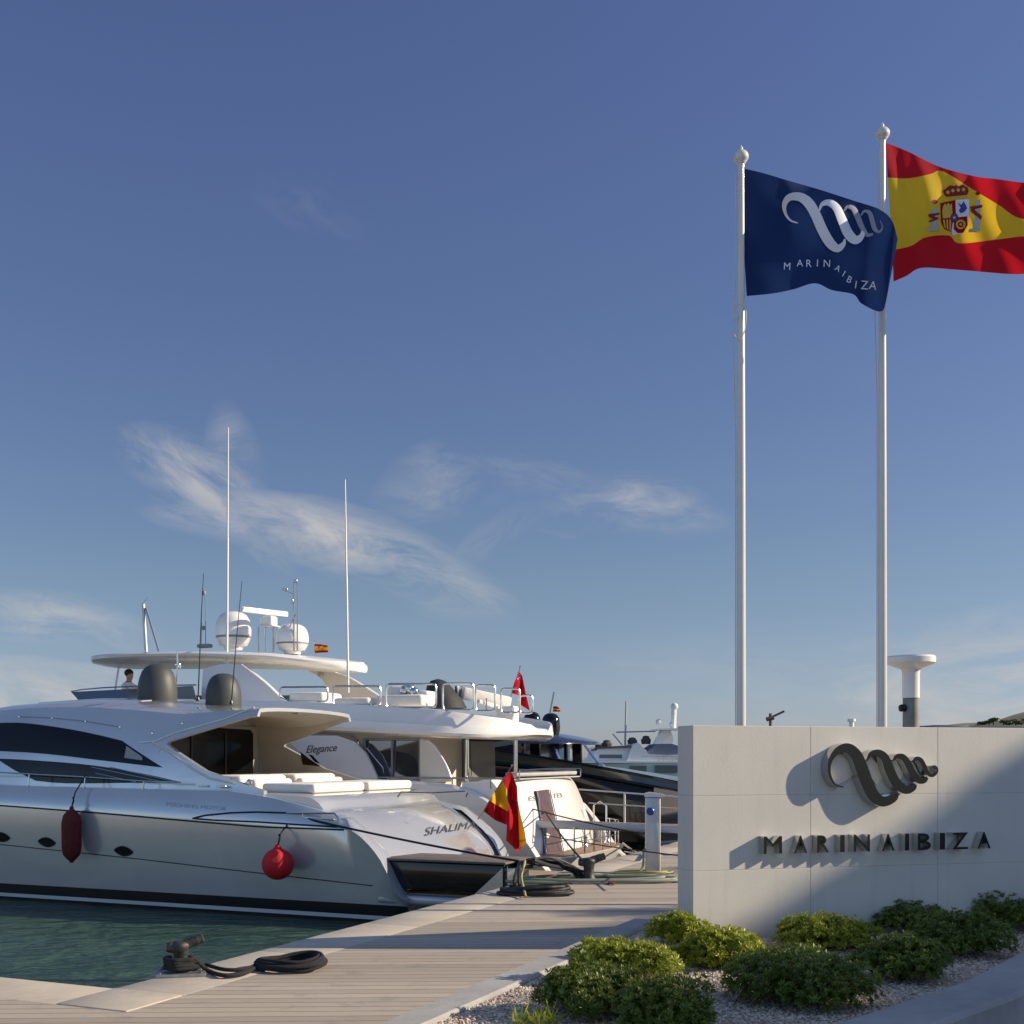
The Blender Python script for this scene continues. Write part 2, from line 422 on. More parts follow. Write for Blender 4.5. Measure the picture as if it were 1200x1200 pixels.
# planting bed
bedL = [(-.64, 6.15), (.11, 7.69), (1.19, 9.92), (1.9, 11.43), (2.12, 11.86)]
curveI = catmull([(-.66, 6.1, 0), (-.3, 5.75, 0), (.6, 5.75, 0), (1.5, 6.15, 0), (2.29, 6.85, 0), (2.77, 7.33, 0), (3.45, 8.02, 0), (4.44, 9.25, 0), (5.6, 10.5, 0), (7.6, 12.0, 0), (10, 13, 0)], 6)
bed = [(p[0], p[1]) for p in curveI] + [(10, 14.5), (2.12, 12.0)] + [bedL[3], bedL[2], bedL[1], bedL[0]]
def gravelmat():
    m = bpy.data.materials.new('limestone gravel'); m.use_nodes = True; t = NT(m.node_tree); b = t.n['Principled BSDF']
    co = t.new('ShaderNodeTexCoord').outputs['Object']
    vo = t.new('ShaderNodeTexVoronoi'); t.put(vo.inputs['Vector'], co); vo.inputs['Scale'].default_value = 42
    cs = t.sep(vo.outputs['Color'])
    c = t.ramp(cs[0], [(0, (.34, .25, .17)), (.5, (.54, .43, .32)), (1, (.70, .59, .46))])
    t.put(b.inputs['Base Color'], c); b.inputs['Roughness'].default_value = .9
    bn = t.new('ShaderNodeBump'); bn.inputs['Strength'].default_value = 1.; bn.inputs['Distance'].default_value = .02; bn.invert = True
    t.put(bn.inputs['Height'], vo.outputs['Distance']); t.l.new(bn.outputs[0], b.inputs['Normal']); return m
gm = gravelmat()
tag(slab('gravel_bed', bed, -.05, .07, gm), kind='structure')
stone_m = bpy.data.materials.new('gravel stones'); stone_m.use_nodes = True
_t = NT(stone_m.node_tree); _o = _t.new('ShaderNodeNewGeometry').outputs['Random Per Island']
_t.put(_t.n['Principled BSDF'].inputs['Base Color'], _t.ramp(_o, [(0, (.30, .22, .15)), (.35, (.55, .44, .33)), (.8, (.72, .61, .48)), (1, (.42, .25, .16))]))
_t.n['Principled BSDF'].inputs['Roughness'].default_value = .85
rnd = random.Random(5)
def inside(x, y, poly):
    c = False; j = len(poly) - 1
    for i in range(len(poly)):
        xi, yi = poly[i][:2]; xj, yj = poly[j][:2]
        if (yi > y) != (yj > y) and x < (xj - xi) * (y - yi) / (yj - yi) + xi: c = not c
        j = i
    return c
st = MB(); cnt = 0
while cnt < 30000:
    x = rnd.uniform(-.6, 6); y = rnd.uniform(6.6, 11.6)
    if not inside(x, y, bed) or y > 10.04 + .285 * x - .02: continue
    r = rnd.uniform(.007, .017); cnt += 1
    a = rnd.uniform(0, 6.28); cz = .07 + r * .25; vs = []
    for k in range(4): 
        q_ = a + k * 1.5708 + rnd.uniform(-.3, .3); vs.append((x + r * math.cos(q_) * rnd.uniform(.8, 1.3), y + r * math.sin(q_), cz + rnd.uniform(-.3, .3) * r))
    vs += [(x + rnd.uniform(-.4, .4) * r, y + rnd.uniform(-.4, .4) * r, cz + r * rnd.uniform(.5, .9))]
    st.add(vs, [[0, 1, 4], [1, 2, 4], [2, 3, 4], [3, 0, 4]])
tag(st.build('gravel', stone_m, ang=None, weld=False), 'loose pale limestone gravel between the shrubs', 'gravel', kind='stuff')
# straight kerb on the quay side of the bed, curved low kerb wall on the other
kb = MB()
def ribbon(mb, pts, w_, z0, z1, bev=.02):
    pts = [xy(p) for p in pts]; secs = []
    for i, p in enumerate(pts):
        t = (pts[min(i + 1, len(pts) - 1)] - pts[max(i - 1, 0)]).normalized(); nrm = Vector((t.y, -t.x, 0))
        a, b = p, p + nrm * w_
        secs.append([(a.x, a.y, z0), (a.x, a.y, z1 - bev), (*(a + nrm * bev)[:2], z1), (*(b - nrm * bev)[:2], z1), (b.x, b.y, z1 - bev), (b.x, b.y, z0)])
    mb.loft(secs)
ribbon(kb, [(p[0] - .0, p[1]) for p in bedL[::-1]][::1], .26, -.02, .105)
tag(kb.build('garden_kerb', kerb_m, ang=40), 'straight low concrete kerb between quay boards and gravel bed', 'kerb')
kw = MB(); ribbon(kw, [p for p in curveI], .42, -.02, .22, .03)
tag(kw.build('curved_kerb_wall', kerb_m, ang=40), 'low curved concrete kerb wall in front of the shaded shrubs', 'kerb wall')
def pavmat():
    m = bpy.data.materials.new('grey pavers'); m.use_nodes = True; t = NT(m.node_tree); b = t.n['Principled BSDF']
    co = t.new('ShaderNodeTexCoord').outputs['Object']
    br = t.new('ShaderNodeTexBrick'); t.put(br.inputs['Vector'], t.mapping(co, rot=(0, 0, R(8))))
    br.inputs['Scale'].default_value = 1; br.inputs['Brick Width'].default_value = .42; br.inputs['Row Height'].default_value = .10; br.inputs['Mortar Size'].default_value = .008
    br.inputs['Color1'].default_value = (.30, .30, .31, 1); br.inputs['Color2'].default_value = (.24, .24, .26, 1); br.inputs['Mortar'].default_value = (.05, .05, .05, 1)
    c = t.mix(t.m('MULTIPLY', t.noise(co, 6, 5, .6), .5), br.outputs[0], (.16, .16, .16)); t.put(b.inputs['Base Color'], c); b.inputs['Roughness'].default_value = .8
    bn = t.new('ShaderNodeBump'); bn.inputs['Strength'].default_value = .6; bn.inputs['Distance'].default_value = .01; bn.invert = True
    t.put(bn.inputs['Height'], br.outputs['Fac']); t.l.new(bn.outputs[0], b.inputs['Normal']); return m
cur2 = [(p[0], p[1]) for p in curveI]
pav = [(p[0] + .1, p[1] - .15) for p in curveI[18:]] + [(30, 13), (30, -8), (1.7, -8)]
tag(slab('pavement', pav, -.05, .004, pavmat()), kind='structure')

# far shore: hill, low breakwater
def hill(name, x0, x1, y, prof, depth, m, label=None, kind='structure'):
    b = MB(); secs = []; N = 60
    for i in range(N + 1):
        x = x0 + (x1 - x0) * i / N; h = interp(prof, (x - x0) / (x1 - x0)); row = []
        for j in range(9):
            f = j / 8; hh = h * math.sin(math.pi * min(1, .04 + f * .96) ** .8) if f < 1 else 0
            hh += (noise.noise(Vector((x * .05, j * .8, 3))) * .25 * h if 0 < j < 8 else 0)
            row.append((x, y + depth * f, WZ - .3 + max(hh, 0)))
        secs.append(row)
    b.loft(secs, closed=False); return tag(b.build(name, m, ang=60), label, kind=kind)
hm = mat('scrub hillside', (.16, .14, .08), .95, var=.5, vscale=.06, col2=(.05, .065, .03), bump=.5, bscale=.4)
hill('hill', 143, 420, 330, [(0, 4), (.02, 10), (.05, 12.5), (.13, 16), (.3, 20), (.6, 25), (1, 25)], 120, hm)
hill('breakwater', -60, 300, 420, [(0, 2.0), (.5, 3.4), (1, 3)], 14, mat('breakwater rock', (.30, .28, .25), .9, var=.4, vscale=.2))

# ------------------------------------------------------------------ sign wall
KW = .285
WD = Vector((1, KW, 0)).normalized(); WN = Vector((WD.y, -WD.x, 0)); W0 = Vector((2.206, 10.668, 0))
WC = W0.y - KW * W0.x
def wall_qz(u, v):
    a = (u - CX) / F; Y = WC / (1 - KW * a); return ((Vector((a * Y, Y, 0)) - W0).dot(WD), EYE - (v - HY) / F * Y)
def wall_qo(u, v, off):
    a = (u - CX) / F; p0 = W0 + WN * off; c = p0.y - KW * p0.x; Y = c / (1 - KW * a); return ((Vector((a * Y, Y, 0)) - p0).dot(WD), EYE - (v - HY) / F * Y)
def wall_pt(q_, z, off): return W0 + WD * q_ + WN * off + Vector((0, 0, z))
def wallmat():
    m = bpy.data.materials.new('painted render wall'); m.use_nodes = True; t = NT(m.node_tree); b = t.n['Principled BSDF']
    co = t.new('ShaderNodeTexCoord').outputs['Object']
    a = t.noise(co, 1.3, 6, .6); st = t.noise(t.mapping(co, scale=(5, 5, .5)), 2.0, 6, .65)
    c = t.ramp(a, [(.3, (.55, .525, .46)), (.7, (.61, .585, .515))])
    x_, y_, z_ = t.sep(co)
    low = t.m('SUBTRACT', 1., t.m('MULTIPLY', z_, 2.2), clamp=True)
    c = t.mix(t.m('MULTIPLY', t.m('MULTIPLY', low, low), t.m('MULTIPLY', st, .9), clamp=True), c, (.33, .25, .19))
    c = t.mix(t.m('MULTIPLY', t.m('SUBTRACT', st, .52), 1.1, clamp=True), c, (.40, .375, .33))
    oi = t.new('ShaderNodeObjectInfo').outputs['Random']
    c = t.mix(t.m('MULTIPLY', oi, .10), c, (.48, .47, .44))
    t.put(b.inputs['Base Color'], c); b.inputs['Roughness'].default_value = .55; b.inputs['Specular IOR Level'].default_value = .3
    bn = t.new('ShaderNodeBump'); bn.inputs['Strength'].default_value = .12; bn.inputs['Distance'].default_value = .01
    t.put(bn.inputs['Height'], t.noise(co, 40, 5, .6)); t.l.new(bn.outputs[0], b.inputs['Normal']); return m
wallm = wallmat()
rw = math.atan2(WD.y, WD.x)
sw = empty('sign_wall', (W0.x, W0.y, 0), rw, 'pale rendered sign wall with dark steel letters and shell shaped emblem', 'sign wall')
def wl(q_, z, off): return Vector((q_, -off, z))           # wall local (x along, -y to the viewer)
WH = 1.987; WL = 6.4; TH = .295
core = MB(); core.box((WL / 2, TH / 2, WH / 2 - .005), (WL - .012, TH - .012, WH - .01), bev=0)
core.build('wall_core', mat('joint shadow gap', (.45, .43, .38), .9), sw)
zs = [0, wall_qz(880, 1019)[1], wall_qz(880, 932)[1], WH]; qs = [0, wall_qz(950, 950)[0], wall_qz(1099, 950)[0], 5.0, WL]
for iq in range(4):
    for iz in range(3):
        g = .0010; pm = MB()
        pm.box(((qs[iq] + qs[iq + 1]) / 2, TH / 2, (zs[iz] + zs[iz + 1]) / 2), (qs[iq + 1] - qs[iq] - (2 * g if iq != 1 or True else 0), TH, zs[iz + 1] - zs[iz] - g * (.5 if True else 1)), bev=.003, seg=1)
        pm.build('panel', wallm, sw, ang=30)
darkst = mat('dark bronze face', (.014, .016, .014), .35, .3, var=.4, vscale=6)
emb_side = mat('mirror steel edge', (.62, .61, .58), .10, 1., var=.1, vscale=5)
ledge = [('M', 895, 916.5), ('A', 930.5, 946), ('R', 957.5, 972), ('I', 984.5, 990), ('N', 1000.5, 1019.5), ('A', 1033.5, 1048.5), ('I', 1060.5, 1065.5), ('B', 1075.5, 1091), ('I', 1101.5, 1107.5), ('Z', 1116, 1134.5), ('A', 1145.5, 1161)]
for ch, u0, u1 in ledge:
    vs, fs = text_polys(ch, 1., extrude=.5)
    x0 = min(v[0] for v in vs); x1 = max(v[0] for v in vs); y1 = max(v[1] for v in vs); y0 = min(v[1] for v in vs)
    q0 = wall_qo(u0, 990, .089)[0]; q1 = wall_qo(u1, 990, .089)[0]; m_ = MB()
    pts = [wl(q0 + (v[0] - x0) / (x1 - x0) * (q1 - q0), .84 + (v[1] - y0) / (y1 - y0) * .157, .003 + (v[2] + .5) * .086) for v in vs]
    for f in fs:
        zf = [vs[i][2] for i in f]; m_.add([pts[i] for i in f], [list(range(len(f)))], 0 if min(zf) > .4 else 1)
    m_.build('letter', [darkst, emb_side], sw, ang=25)
def stroke_poly(cl, n=7):
    """variable width stroke -> left/right outline in 2D; cl = (x, y, width)"""
    c = catmull([(a, b, 0) for a, b, _ in cl], n); wv = catmull([(i, w_, 0) for i, (_, _, w_) in enumerate(cl)], n)
    L_, R_ = [], []
    for i, p in enumerate(c):
        t = (c[min(i + 1, len(c) - 1)] - c[max(i - 1, 0)]).normalized(); nn = Vector((-t.y, t.x, 0)); h = max(wv[i].y, 1.) / 2
        L_.append(p + nn * h); R_.append(p - nn * h)
    return L_, R_
def stroke_mesh(mb, cl, fn, o0, o1, mf=0, ms=1, n=7):
    L_, R_ = stroke_poly(cl, n); k = len(L_)
    vs = [fn(p.x, p.y, o) for o in (o1, o0) for side in (L_, R_) for p in side]; fs = []; 
    for i in range(k - 1): mb_f = [i, i + 1, k + i + 1, k + i]; fs.append((mb_f, mf)); fs.append(([2 * k + i, 3 * k + i, 3 * k + i + 1, 2 * k + i + 1], ms)); fs.append(([i, 2 * k + i, 2 * k + i + 1, i + 1], ms)); fs.append(([k + i, k + i + 1, 3 * k + i + 1, 3 * k + i], ms))
    fs.append(([0, k, 3 * k, 2 * k], ms)); fs.append(([k - 1, 3 * k - 1, 4 * k - 1, 2 * k - 1][::1], ms)) if False else fs.append(([k - 1, 3 * k - 1, 4 * k - 1, 2 * k - 1], ms))
    o = len(mb.v); mb.v += [tuple(p) for p in vs]
    for f, mi in fs: mb.f.append([i + o for i in f]); mb.mi.append(mi)
WOFF = .11
def wfn(x, y, off):
    q_, z = wall_qo(x / 3.75 + 860, y / 3.75 + 860, WOFF); return wl(q_, z, off)
A = [(482, 234, 5), (448, 224, 8), (426, 192, 11), (419, 150, 13), (430, 105, 20), (460, 72, 32), (500, 63, 44), (537, 92, 50), (562, 150, 54), (586, 215, 54), (615, 272, 52), (655, 298, 44), (700, 284, 34), (720, 262, 16)]
B = [(586, 116, 9), (603, 88, 18), (635, 84, 31), (665, 106, 37), (686, 160, 41), (716, 217, 41), (755, 246, 37), (788, 238, 26), (800, 222, 12)]
Cc = [(702, 116, 8), (716, 99, 17), (742, 101, 26), (764, 126, 29), (786, 170, 31), (814, 203, 29), (838, 206, 21), (852, 192, 11)]
D = [(788, 120, 7), (802, 107, 13), (822, 114, 19), (838, 140, 19), (850, 168, 17), (870, 184, 13), (888, 177, 9), (897, 158, 7), (887, 142, 6), (873, 141, 4)]
for st_, dep in ((A, .11), (B, .1085), (Cc, .107), (D, .1055)):
    m_ = MB(); stroke_mesh(m_, st_, wfn, .004, dep); m_.build('emblem_ribbon', [darkst, emb_side], sw, ang=35)
sh_m = mat('frosted acrylic back', (.62, .58, .48), .25, var=.1, vscale=8, coat=.4)
for st_ in ([(592, 120, 12), (604, 165, 12), (630, 232, 12), (662, 272, 12), (702, 268, 9)], [(708, 120, 10), (722, 165, 10), (746, 212, 10), (780, 222, 8)], [(793, 124, 8), (803, 155, 8), (825, 190, 8), (846, 190, 6)]):
    m_ = MB(); stroke_mesh(m_, st_, wfn, .004, .05, 1, 1); m_.build('emblem_inner_band', [darkst, emb_side], sw, ang=35)
m_ = MB(); m_.prism([(425, 150), (440, 110), (470, 88), (505, 90), (530, 130), (545, 185), (520, 205), (480, 222), (445, 215)][::-1], wfn, .004, .03); m_.build('emblem_panel', sh_m, sw)
for pl in ([(600, 110), (628, 100), (655, 130), (680, 195), (655, 225), (628, 190)], [(712, 118), (738, 112), (755, 145), (775, 185), (755, 205), (730, 175)], [(796, 124), (815, 124), (830, 155), (842, 180), (820, 180)]):
    m_ = MB(); m_.prism(pl, wfn, .004, .022); m_.build('emblem_panel', sh_m, sw)

# ------------------------------------------------------------------ flagpoles and flags
polem = mat('cream painted aluminium pole', (.66, .63, .55), .32, .0, var=.08, vscale=2, coat=.4)
def flagpole(X, Y, topz, label):
    r_ = empty('flagpole', (X, Y, 0), 0, label, 'flagpole', 'flagpoles behind the sign wall')
    m_ = MB(); m_.lathe([(.053, .0), (.051, 2.4), (.046, 5), (.033, topz - .2), (.034, topz - .16)], n=20); m_.build('pole', polem, r_)
    m_ = MB(); m_.lathe([(.12, 0), (.12, .03), (.07, .05), (.07, .0)], n=20); m_.build('base_plate', steel, r_)
    f = MB(); zc = topz - .075; f.lathe([(.035, zc - .1), (.035, zc - .085), (.05, zc - .07)] + [(.083 * math.sin(R(a)), zc - .075 * math.cos(R(a))) for a in range(40, 175, 15)] + [(.018, zc + .078), (.02, zc + .1), (.003, zc + .13)], n=20)
    f.build('finial', polem, r_)
    h = MB(); zz = topz - .25
    h.tube([(-.055, .01, zz), (-.062, .012, topz - 1.6), (-.085, .01, topz - 2.0), (-.06, .0, topz - 3.2), (-.064, 0, 1.2)], .005, 6)
    h.tube(catmull([(-.03, -.03, topz - 1.72), (.04, -.04, topz - 1.78), (.03, -.05, topz - 2.0), (-.03, -.05, topz - 2.12), (-.09, -.03, topz - 2.02), (-.05, -.03, topz - 1.84)], 5), .006, 6)
    h.build('halyard', mat('white rope', (.6, .58, .53), .8), r_)
    c = MB(); c.box((-.062, 0, 1.2), (.03, .03, .14), bev=.01); c.build('cleat', steel, r_)
    return r_
def px_x(u, Y): return (u - CX) / F * Y
flagpole(px_x(868.5, 13.35), 13.35, at_y(0, 176, 13.35).z, 'pole flying the dark blue flag, shorter of the two')
flagpole(px_x(1034, 13.9), 13.9, at_y(0, 149, 13.9).z, 'taller pole flying the red and yellow striped flag')
def cloth(name, col, tr=.35, var=.06):
    m = bpy.data.materials.new(name); m.use_nodes = True; t = NT(m.node_tree); b = t.n['Principled BSDF']
    co = t.new('ShaderNodeTexCoord').outputs['Object']
    b.inputs['Base Color'].default_value = (*col, 1); b.inputs['Roughness'].default_value = .8; b.inputs['Specular IOR Level'].default_value = .12; b.inputs['Sheen Weight'].default_value = .03
    tl = t.new('ShaderNodeBsdfTranslucent'); tl.inputs[0].default_value = (*col, 1)
    mx = t.new('ShaderNodeMixShader'); mx.inputs[0].default_value = tr
    t.l.new(b.outputs[0], mx.inputs[1]); t.l.new(tl.outputs[0], mx.inputs[2]); t.l.new(mx.outputs[0], t.n['Material Output'].inputs[0])
    bn = t.new('ShaderNodeBump'); bn.inputs['Strength'].default_value = .25; bn.inputs['Distance'].default_value = .01
    t.put(bn.inputs['Height'], t.noise(t.mapping(co, scale=(1, 1, .35)), 9, 4, .6)); t.l.new(bn.outputs[0], b.inputs['Normal'])
    return m
f_navy = cloth('navy flag cloth', (.014, .036, .125), .25); f_white = cloth('white print', (.80, .80, .84), .1); f_grey = cloth('grey print', (.33, .35, .40), .1)
f_red = cloth('red flag cloth', (.52, .012, .022), .4); f_yel = cloth('yellow flag cloth', (.78, .50, .03), .4)
f_blue = cloth('blue print', (.06, .08, .35), .1); f_brn = cloth('dark red print', (.28, .03, .03), .1); f_pale = cloth('pale blue grey print', (.42, .50, .50), .1); f_gold = cloth('gold print', (.72, .48, .08), .1)
def lerp(a, b, t): return a + (b - a) * t
def resample(c, n):
    c = catmull([(x, y, 0) for x, y in c], 8); L_ = [0]
    for a, b in zip(c, c[1:]): L_.append(L_[-1] + (b - a).length)
    out = []; j = 0
    for i in range(n + 1):
        s_ = L_[-1] * i / n
        while j < len(c) - 2 and L_[j + 1] < s_: j += 1
        out.append(c[j].lerp(c[j + 1], (s_ - L_[j]) / max(L_[j + 1] - L_[j], 1e-6)))
    return out
def flag_strips(curves, nx, rows, fn, mats, name, parent, weld=True):
    """curves: top to bottom, each a list of pixels from hoist to fly; fn(u,v)->3D"""
    mb = MB(); cs = [resample(c, nx) for c in curves]
    for k in range(len(cs) - 1):
        g = [[fn(*(cs[k][i].lerp(cs[k + 1][i], j / rows[k]))[:2]) for i in range(nx + 1)] for j in range(rows[k] + 1)]
        mb.loft(g, closed=False, mi=k)
    return mb.build(name, mats, parent, ang=180)

# dark blue flag
def mk_d1(Y0):
    def D(u, v):
        a = (u - 866) / 186; b = (v - 196 - 40 * a) / 150
        d = -.16 * a + .19 * math.sin(a * 6.0 + b * 2.2 - .3) * min(1, a * 2.2) * .55
        d += .06 * math.sin(9 * b - 7.5 * a + .4) * min(1, max(0, 1.1 - a)) * min(1, a * 4)
        d += .03 * math.sin(17 * a + 6 * b) * min(1, a * 3)
        e = max(0, (u - (1022 - (v - 240) * .12)) / 30); d -= .42 * e * e * (3 - 2 * min(e, 1)) * .5
        return d
    return lambda u, v, off=0: at_y(u, v, Y0 + D(u, v) - off)
d1 = mk_d1(13.42)
fl = empty('flag', (px_x(868.5, 13.35), 13.35, 5.9), 0, 'dark blue flag with white shell emblem flying from the shorter pole', 'flag')
FO = Vector(fl.location)
def rel(fn, O): return lambda *a: fn(*a) - O
r1 = rel(d1, FO)
flag_strips([[(865.5, 196), (895, 203), (925, 212), (960, 222), (1000, 235), (1030, 245), (1045, 258), (1052, 280)],
             [(875, 347), (905, 344), (930, 339), (955, 332), (975, 340), (1000, 345), (1010, 356), (1033, 365), (1040, 345)]][:2], 90, [60], r1, [f_navy], 'cloth', fl)
def z3(x, y): return (x / 5 + 840, y / 5 + 140)
def f1(x, y, off): u, v = z3(x, y); return r1(u, v, off)
FA = [(475, 607, 7), (430, 590, 12), (400, 545, 18), (398, 492, 30), (430, 455, 42), (490, 455, 52), (540, 492, 60), (580, 560, 60), (620, 650, 60), (665, 725, 58), (708, 755, 46), (742, 730, 26), (750, 700, 10)]
FB = [(600, 535, 9), (618, 497, 24), (660, 488, 40), (703, 520, 48), (735, 590, 54), (770, 668, 58), (810, 705, 52), (845, 688, 34), (856, 650, 20), (835, 590, 8)]
FC = [(745, 537, 8), (765, 512, 18), (800, 522, 30), (825, 570, 34), (850, 630, 30), (880, 675, 24), (915, 672, 12)]
FD = [(845, 562, 8), (865, 537, 14), (895, 547, 24), (910, 590, 28), (925, 640, 26), (950, 658, 15), (970, 632, 8), (957, 592, 5)]
for side, (o0, o1) in enumerate(((.004, .009), (-.009, -.004))):
    for cl in (FA, FB, FC, FD):
        m_ = MB(); stroke_mesh(m_, cl, f1, o0, o1, 0, 0, 10); m_.build('printed_emblem', [f_grey if cl in (FC, FD) else f_white], fl, ang=60)
for ch, x, y, h, rot in [('M', 412, 860, 42, 3), ('A', 487, 841, 40, 0), ('R', 540, 843, 42, 0), ('I', 590, 841, 42, 4), ('N', 645, 843, 42, 3), ('A', 709, 872, 34, 26), ('I', 745, 903, 36, 30), ('B', 778, 938, 38, 24), ('I', 815, 968, 44, 8), ('Z', 866, 970, 50, 5), ('A', 915, 972, 48, 8)]:
    vs, fs = text_polys(ch, 1.)
    xc = (min(v[0] for v in vs) + max(v[0] for v in vs)) / 2; yh = max(v[1] for v in vs); ca, sa = math.cos(R(rot)), math.sin(R(rot)); m_ = MB(); k = h / yh
    for o_ in (.005, -.005):
        m_ = MB(); m_.add([f1(x + (v[0] - xc) * k * ca * .95 + (v[1] - yh / 2) * k * sa, y - (v[1] - yh / 2) * k * ca + (v[0] - xc) * k * sa, o_) for v in vs], fs)
        m_.build('printed_letter', [f_white], fl, ang=None)

# striped flag with arms
def D2(u, v):
    a = (u - 1038) / 200; b = (v - 167 - 45 * a) / 150
    d = -.10 * a + .12 * math.sin(a * 5.2 - b * 2.4 + .2) * min(1, a * 3)
    s_ = (v - (203 + (u - 1105) * .60)) / 22
    d += -.10 * (1 / (1 + math.exp(-s_ * 2.4))) * min(1, max(0, (u - 1060) / 60))
    s2 = (v - (276 + (u - 1085) * .05)) / 10
    d += .09 * (1 / (1 + math.exp(-s2 * 1.2))) * min(1, max(0, (u - 1070) / 25)) * (1 - min(1, max(0, (u - 1125) / 40)))
    d += .035 * math.sin(15 * a + 3 * b) * min(1, a * 3) + .02 * math.sin(30 * a - 9 * b)
    return d
d2 = lambda u, v, off=0: at_y(u, v, 13.9 + D2(u, v) - off)
fs2 = empty('flag', (px_x(1034, 13.9), 13.9, 6.2), 0, 'red and yellow flag with a coat of arms flying from the taller pole', 'flag')
r2 = rel(d2, Vector(fs2.location))
flag_strips([[(1038, 167), (1065, 178), (1100, 195), (1140, 206), (1170, 210), (1200, 214), (1240, 216), (1290, 225)],
             [(1040, 208), (1065, 209), (1090, 204), (1105, 201), (1140, 222), (1170, 240), (1196, 256), (1240, 258), (1292, 254)],
             [(1046, 293), (1068, 288), (1085, 278), (1112, 276), (1124, 285), (1165, 281), (1200, 277), (1240, 278), (1294, 282)],
             [(1047, 330), (1063, 323), (1080, 314), (1120, 316), (1180, 321), (1200, 321), (1240, 317), (1295, 322)]], 110, [24, 36, 22], r2, [f_red, f_yel, f_red], 'cloth', fs2)
def z4(x, y): return (x / 6 + 1000, y / 6 + 140)
def f2(x, y, off): return r2(*z4(x, y), off)
def disc(cx, cy, r_, sx=1., n=18): return [(cx + r_ * sx * math.cos(6.2832 * k / n), cy + r_ * math.sin(6.2832 * k / n)) for k in range(n)]
arms = [  # (polygon, material, layer)
    ([(612, 588), (718, 566), (722, 690), (700, 700), (690, 790), (640, 770), (615, 720)], 'r', 1), ([(718, 566), (815, 560), (815, 655), (806, 740), (770, 800), (700, 815), (690, 790), (705, 690)], 'w', 1),
    ([(632, 610), (645, 590), (655, 605), (668, 585), (680, 602), (692, 590), (700, 690), (630, 695), (625, 650)], 'g', 2),
    ([(735, 585), (760, 600), (775, 575), (790, 600), (800, 625), (780, 650), (755, 660), (742, 640), (755, 620)], 'b', 2),
    ([(710, 690), (800, 680), (802, 745), (775, 795), (735, 800), (706, 770)], 'r', 2), (disc(755, 738, 34), 'g', 3), (disc(755, 738, 20), 'r', 4), (disc(755, 738, 9), 'g', 5),
    ([(630, 705), (642, 704), (650, 765), (640, 758)], 'g', 2), ([(654, 704), (665, 703), (668, 775), (658, 770)], 'g', 2), ([(676, 702), (688, 701), (686, 785), (676, 780)], 'g', 2),
    (disc(710, 690, 34, .8), 'r', 3), (disc(710, 690, 26, .8), 'b', 4), (disc(710, 690, 9), 'g', 5),
    ([(655, 545), (800, 530), (812, 500), (800, 475), (770, 460), (740, 468), (725, 455), (710, 468), (680, 462), (650, 485), (630, 500), (640, 530)], 'd', 1),
    (disc(665, 512, 12), 'g', 2), (disc(700, 500, 12), 'g', 2), (disc(738, 496, 12), 'g', 2), (disc(775, 492, 12), 'g', 2), ([(655, 545), (800, 532), (798, 542), (690, 556)], 'g', 2),
    ([(552, 630), (590, 622), (596, 760), (552, 770)], 'p', 1), ([(858, 575), (892, 560), (890, 755), (848, 765)], 'p', 1),
    ([(528, 665), (606, 655), (606, 668), (565, 680), (600, 690), (598, 702), (530, 725), (530, 712), (560, 700), (528, 682)], 'd', 2), ([(822, 612), (908, 600), (906, 618), (850, 632), (905, 680), (895, 706), (880, 690), (830, 650)], 'd', 2),
    ([(522, 765), (598, 758), (598, 780), (524, 785)], 'p', 2), ([(820, 768), (895, 762), (892, 785), (818, 790)], 'p', 2), (disc(573, 578, 14, 1.4), 'd', 1), (disc(875, 520, 12, 1.4), 'd', 1),
    ([(690, 790), (700, 815), (715, 812), (712, 795)], 'w', 3)]
am = {'r': f_red, 'w': f_white, 'g': f_gold, 'b': f_blue, 'd': f_brn, 'p': f_pale}
for key in am:
    for sg in (1, -1):
        m_ = MB()
        for pl, c, ly in arms:
            if c == key: m_.prism(pl, lambda x, y, o: f2(x, y, sg * o), .003 * ly + .002, .003 * ly + .0035, step=22)
        m_.build('printed_arms', [am[key]], fs2, ang=60)
# ================================================================== SILVER SPORT YACHT
A1 = Boat(12.0, 2.4, 'sport_yacht', 'long low silver sport yacht with black side windows and grey domes, nearest the camera')
rubZ = [(2.4, .46), (3.43, .57), (5.0, .58), (6.7, .66), (8.5, .75), (10.5, .83), (14, .98), (18, 1.15), (21, 1.3)]
shZ = [(2.4, -.45), (2.54, -.35), (2.76, .10), (2.95, .33), (3.13, .48), (3.43, .74), (4.0, .86), (4.6, 1.0), (5.6, 1.15), (7.6, 1.16), (10.5, 1.19), (14, 1.32), (18, 1.5), (21.2, 1.7)]
def hb(s, half=2.5, s1=12., s2=21.2, p=2.3):
    if s <= s1: return half
    return max(.04, half * (1 - ((s - s1) / (s2 - s1)) ** p))
def sec1(s):
    h = hb(s); sh = interp(shZ, s) + .9; rb = min(interp(rubZ, s) + .9, sh - .03); e = (h / 2.5)
    hw = 2.28 * e * (1 if s < 12 else max(.05, 1 - (s - 12) / 30)); zk = -.8 if s < 15 else -.8 + (s - 15) * .13
    lo = lerp(hw, h, .45)
    zz = [(0, zk), (hw * .8, -.35), (hw, .0), (lerp(hw, h, .03), .06), (lerp(hw, h, .1), .125), (lerp(hw, h, .2), .30)]
    tl = min(.62 + (s - 2.4) * .052, rb - .1) if s > 2.8 else rb - .1
    zz = [(a, min(b, sh - .08 + i * .004)) for i, (a, b) in enumerate(zz)]
    zz += [(lerp(hw, h, .55), lerp(min(.30, sh - .06), rb, .45)), (h, rb), (h - .02, lerp(rb, sh, .3)), (h - .08, lerp(rb, sh, .7)), (h - .17, sh), (h - .32, sh + .005), (h - .42, sh - .05)]
    return zz
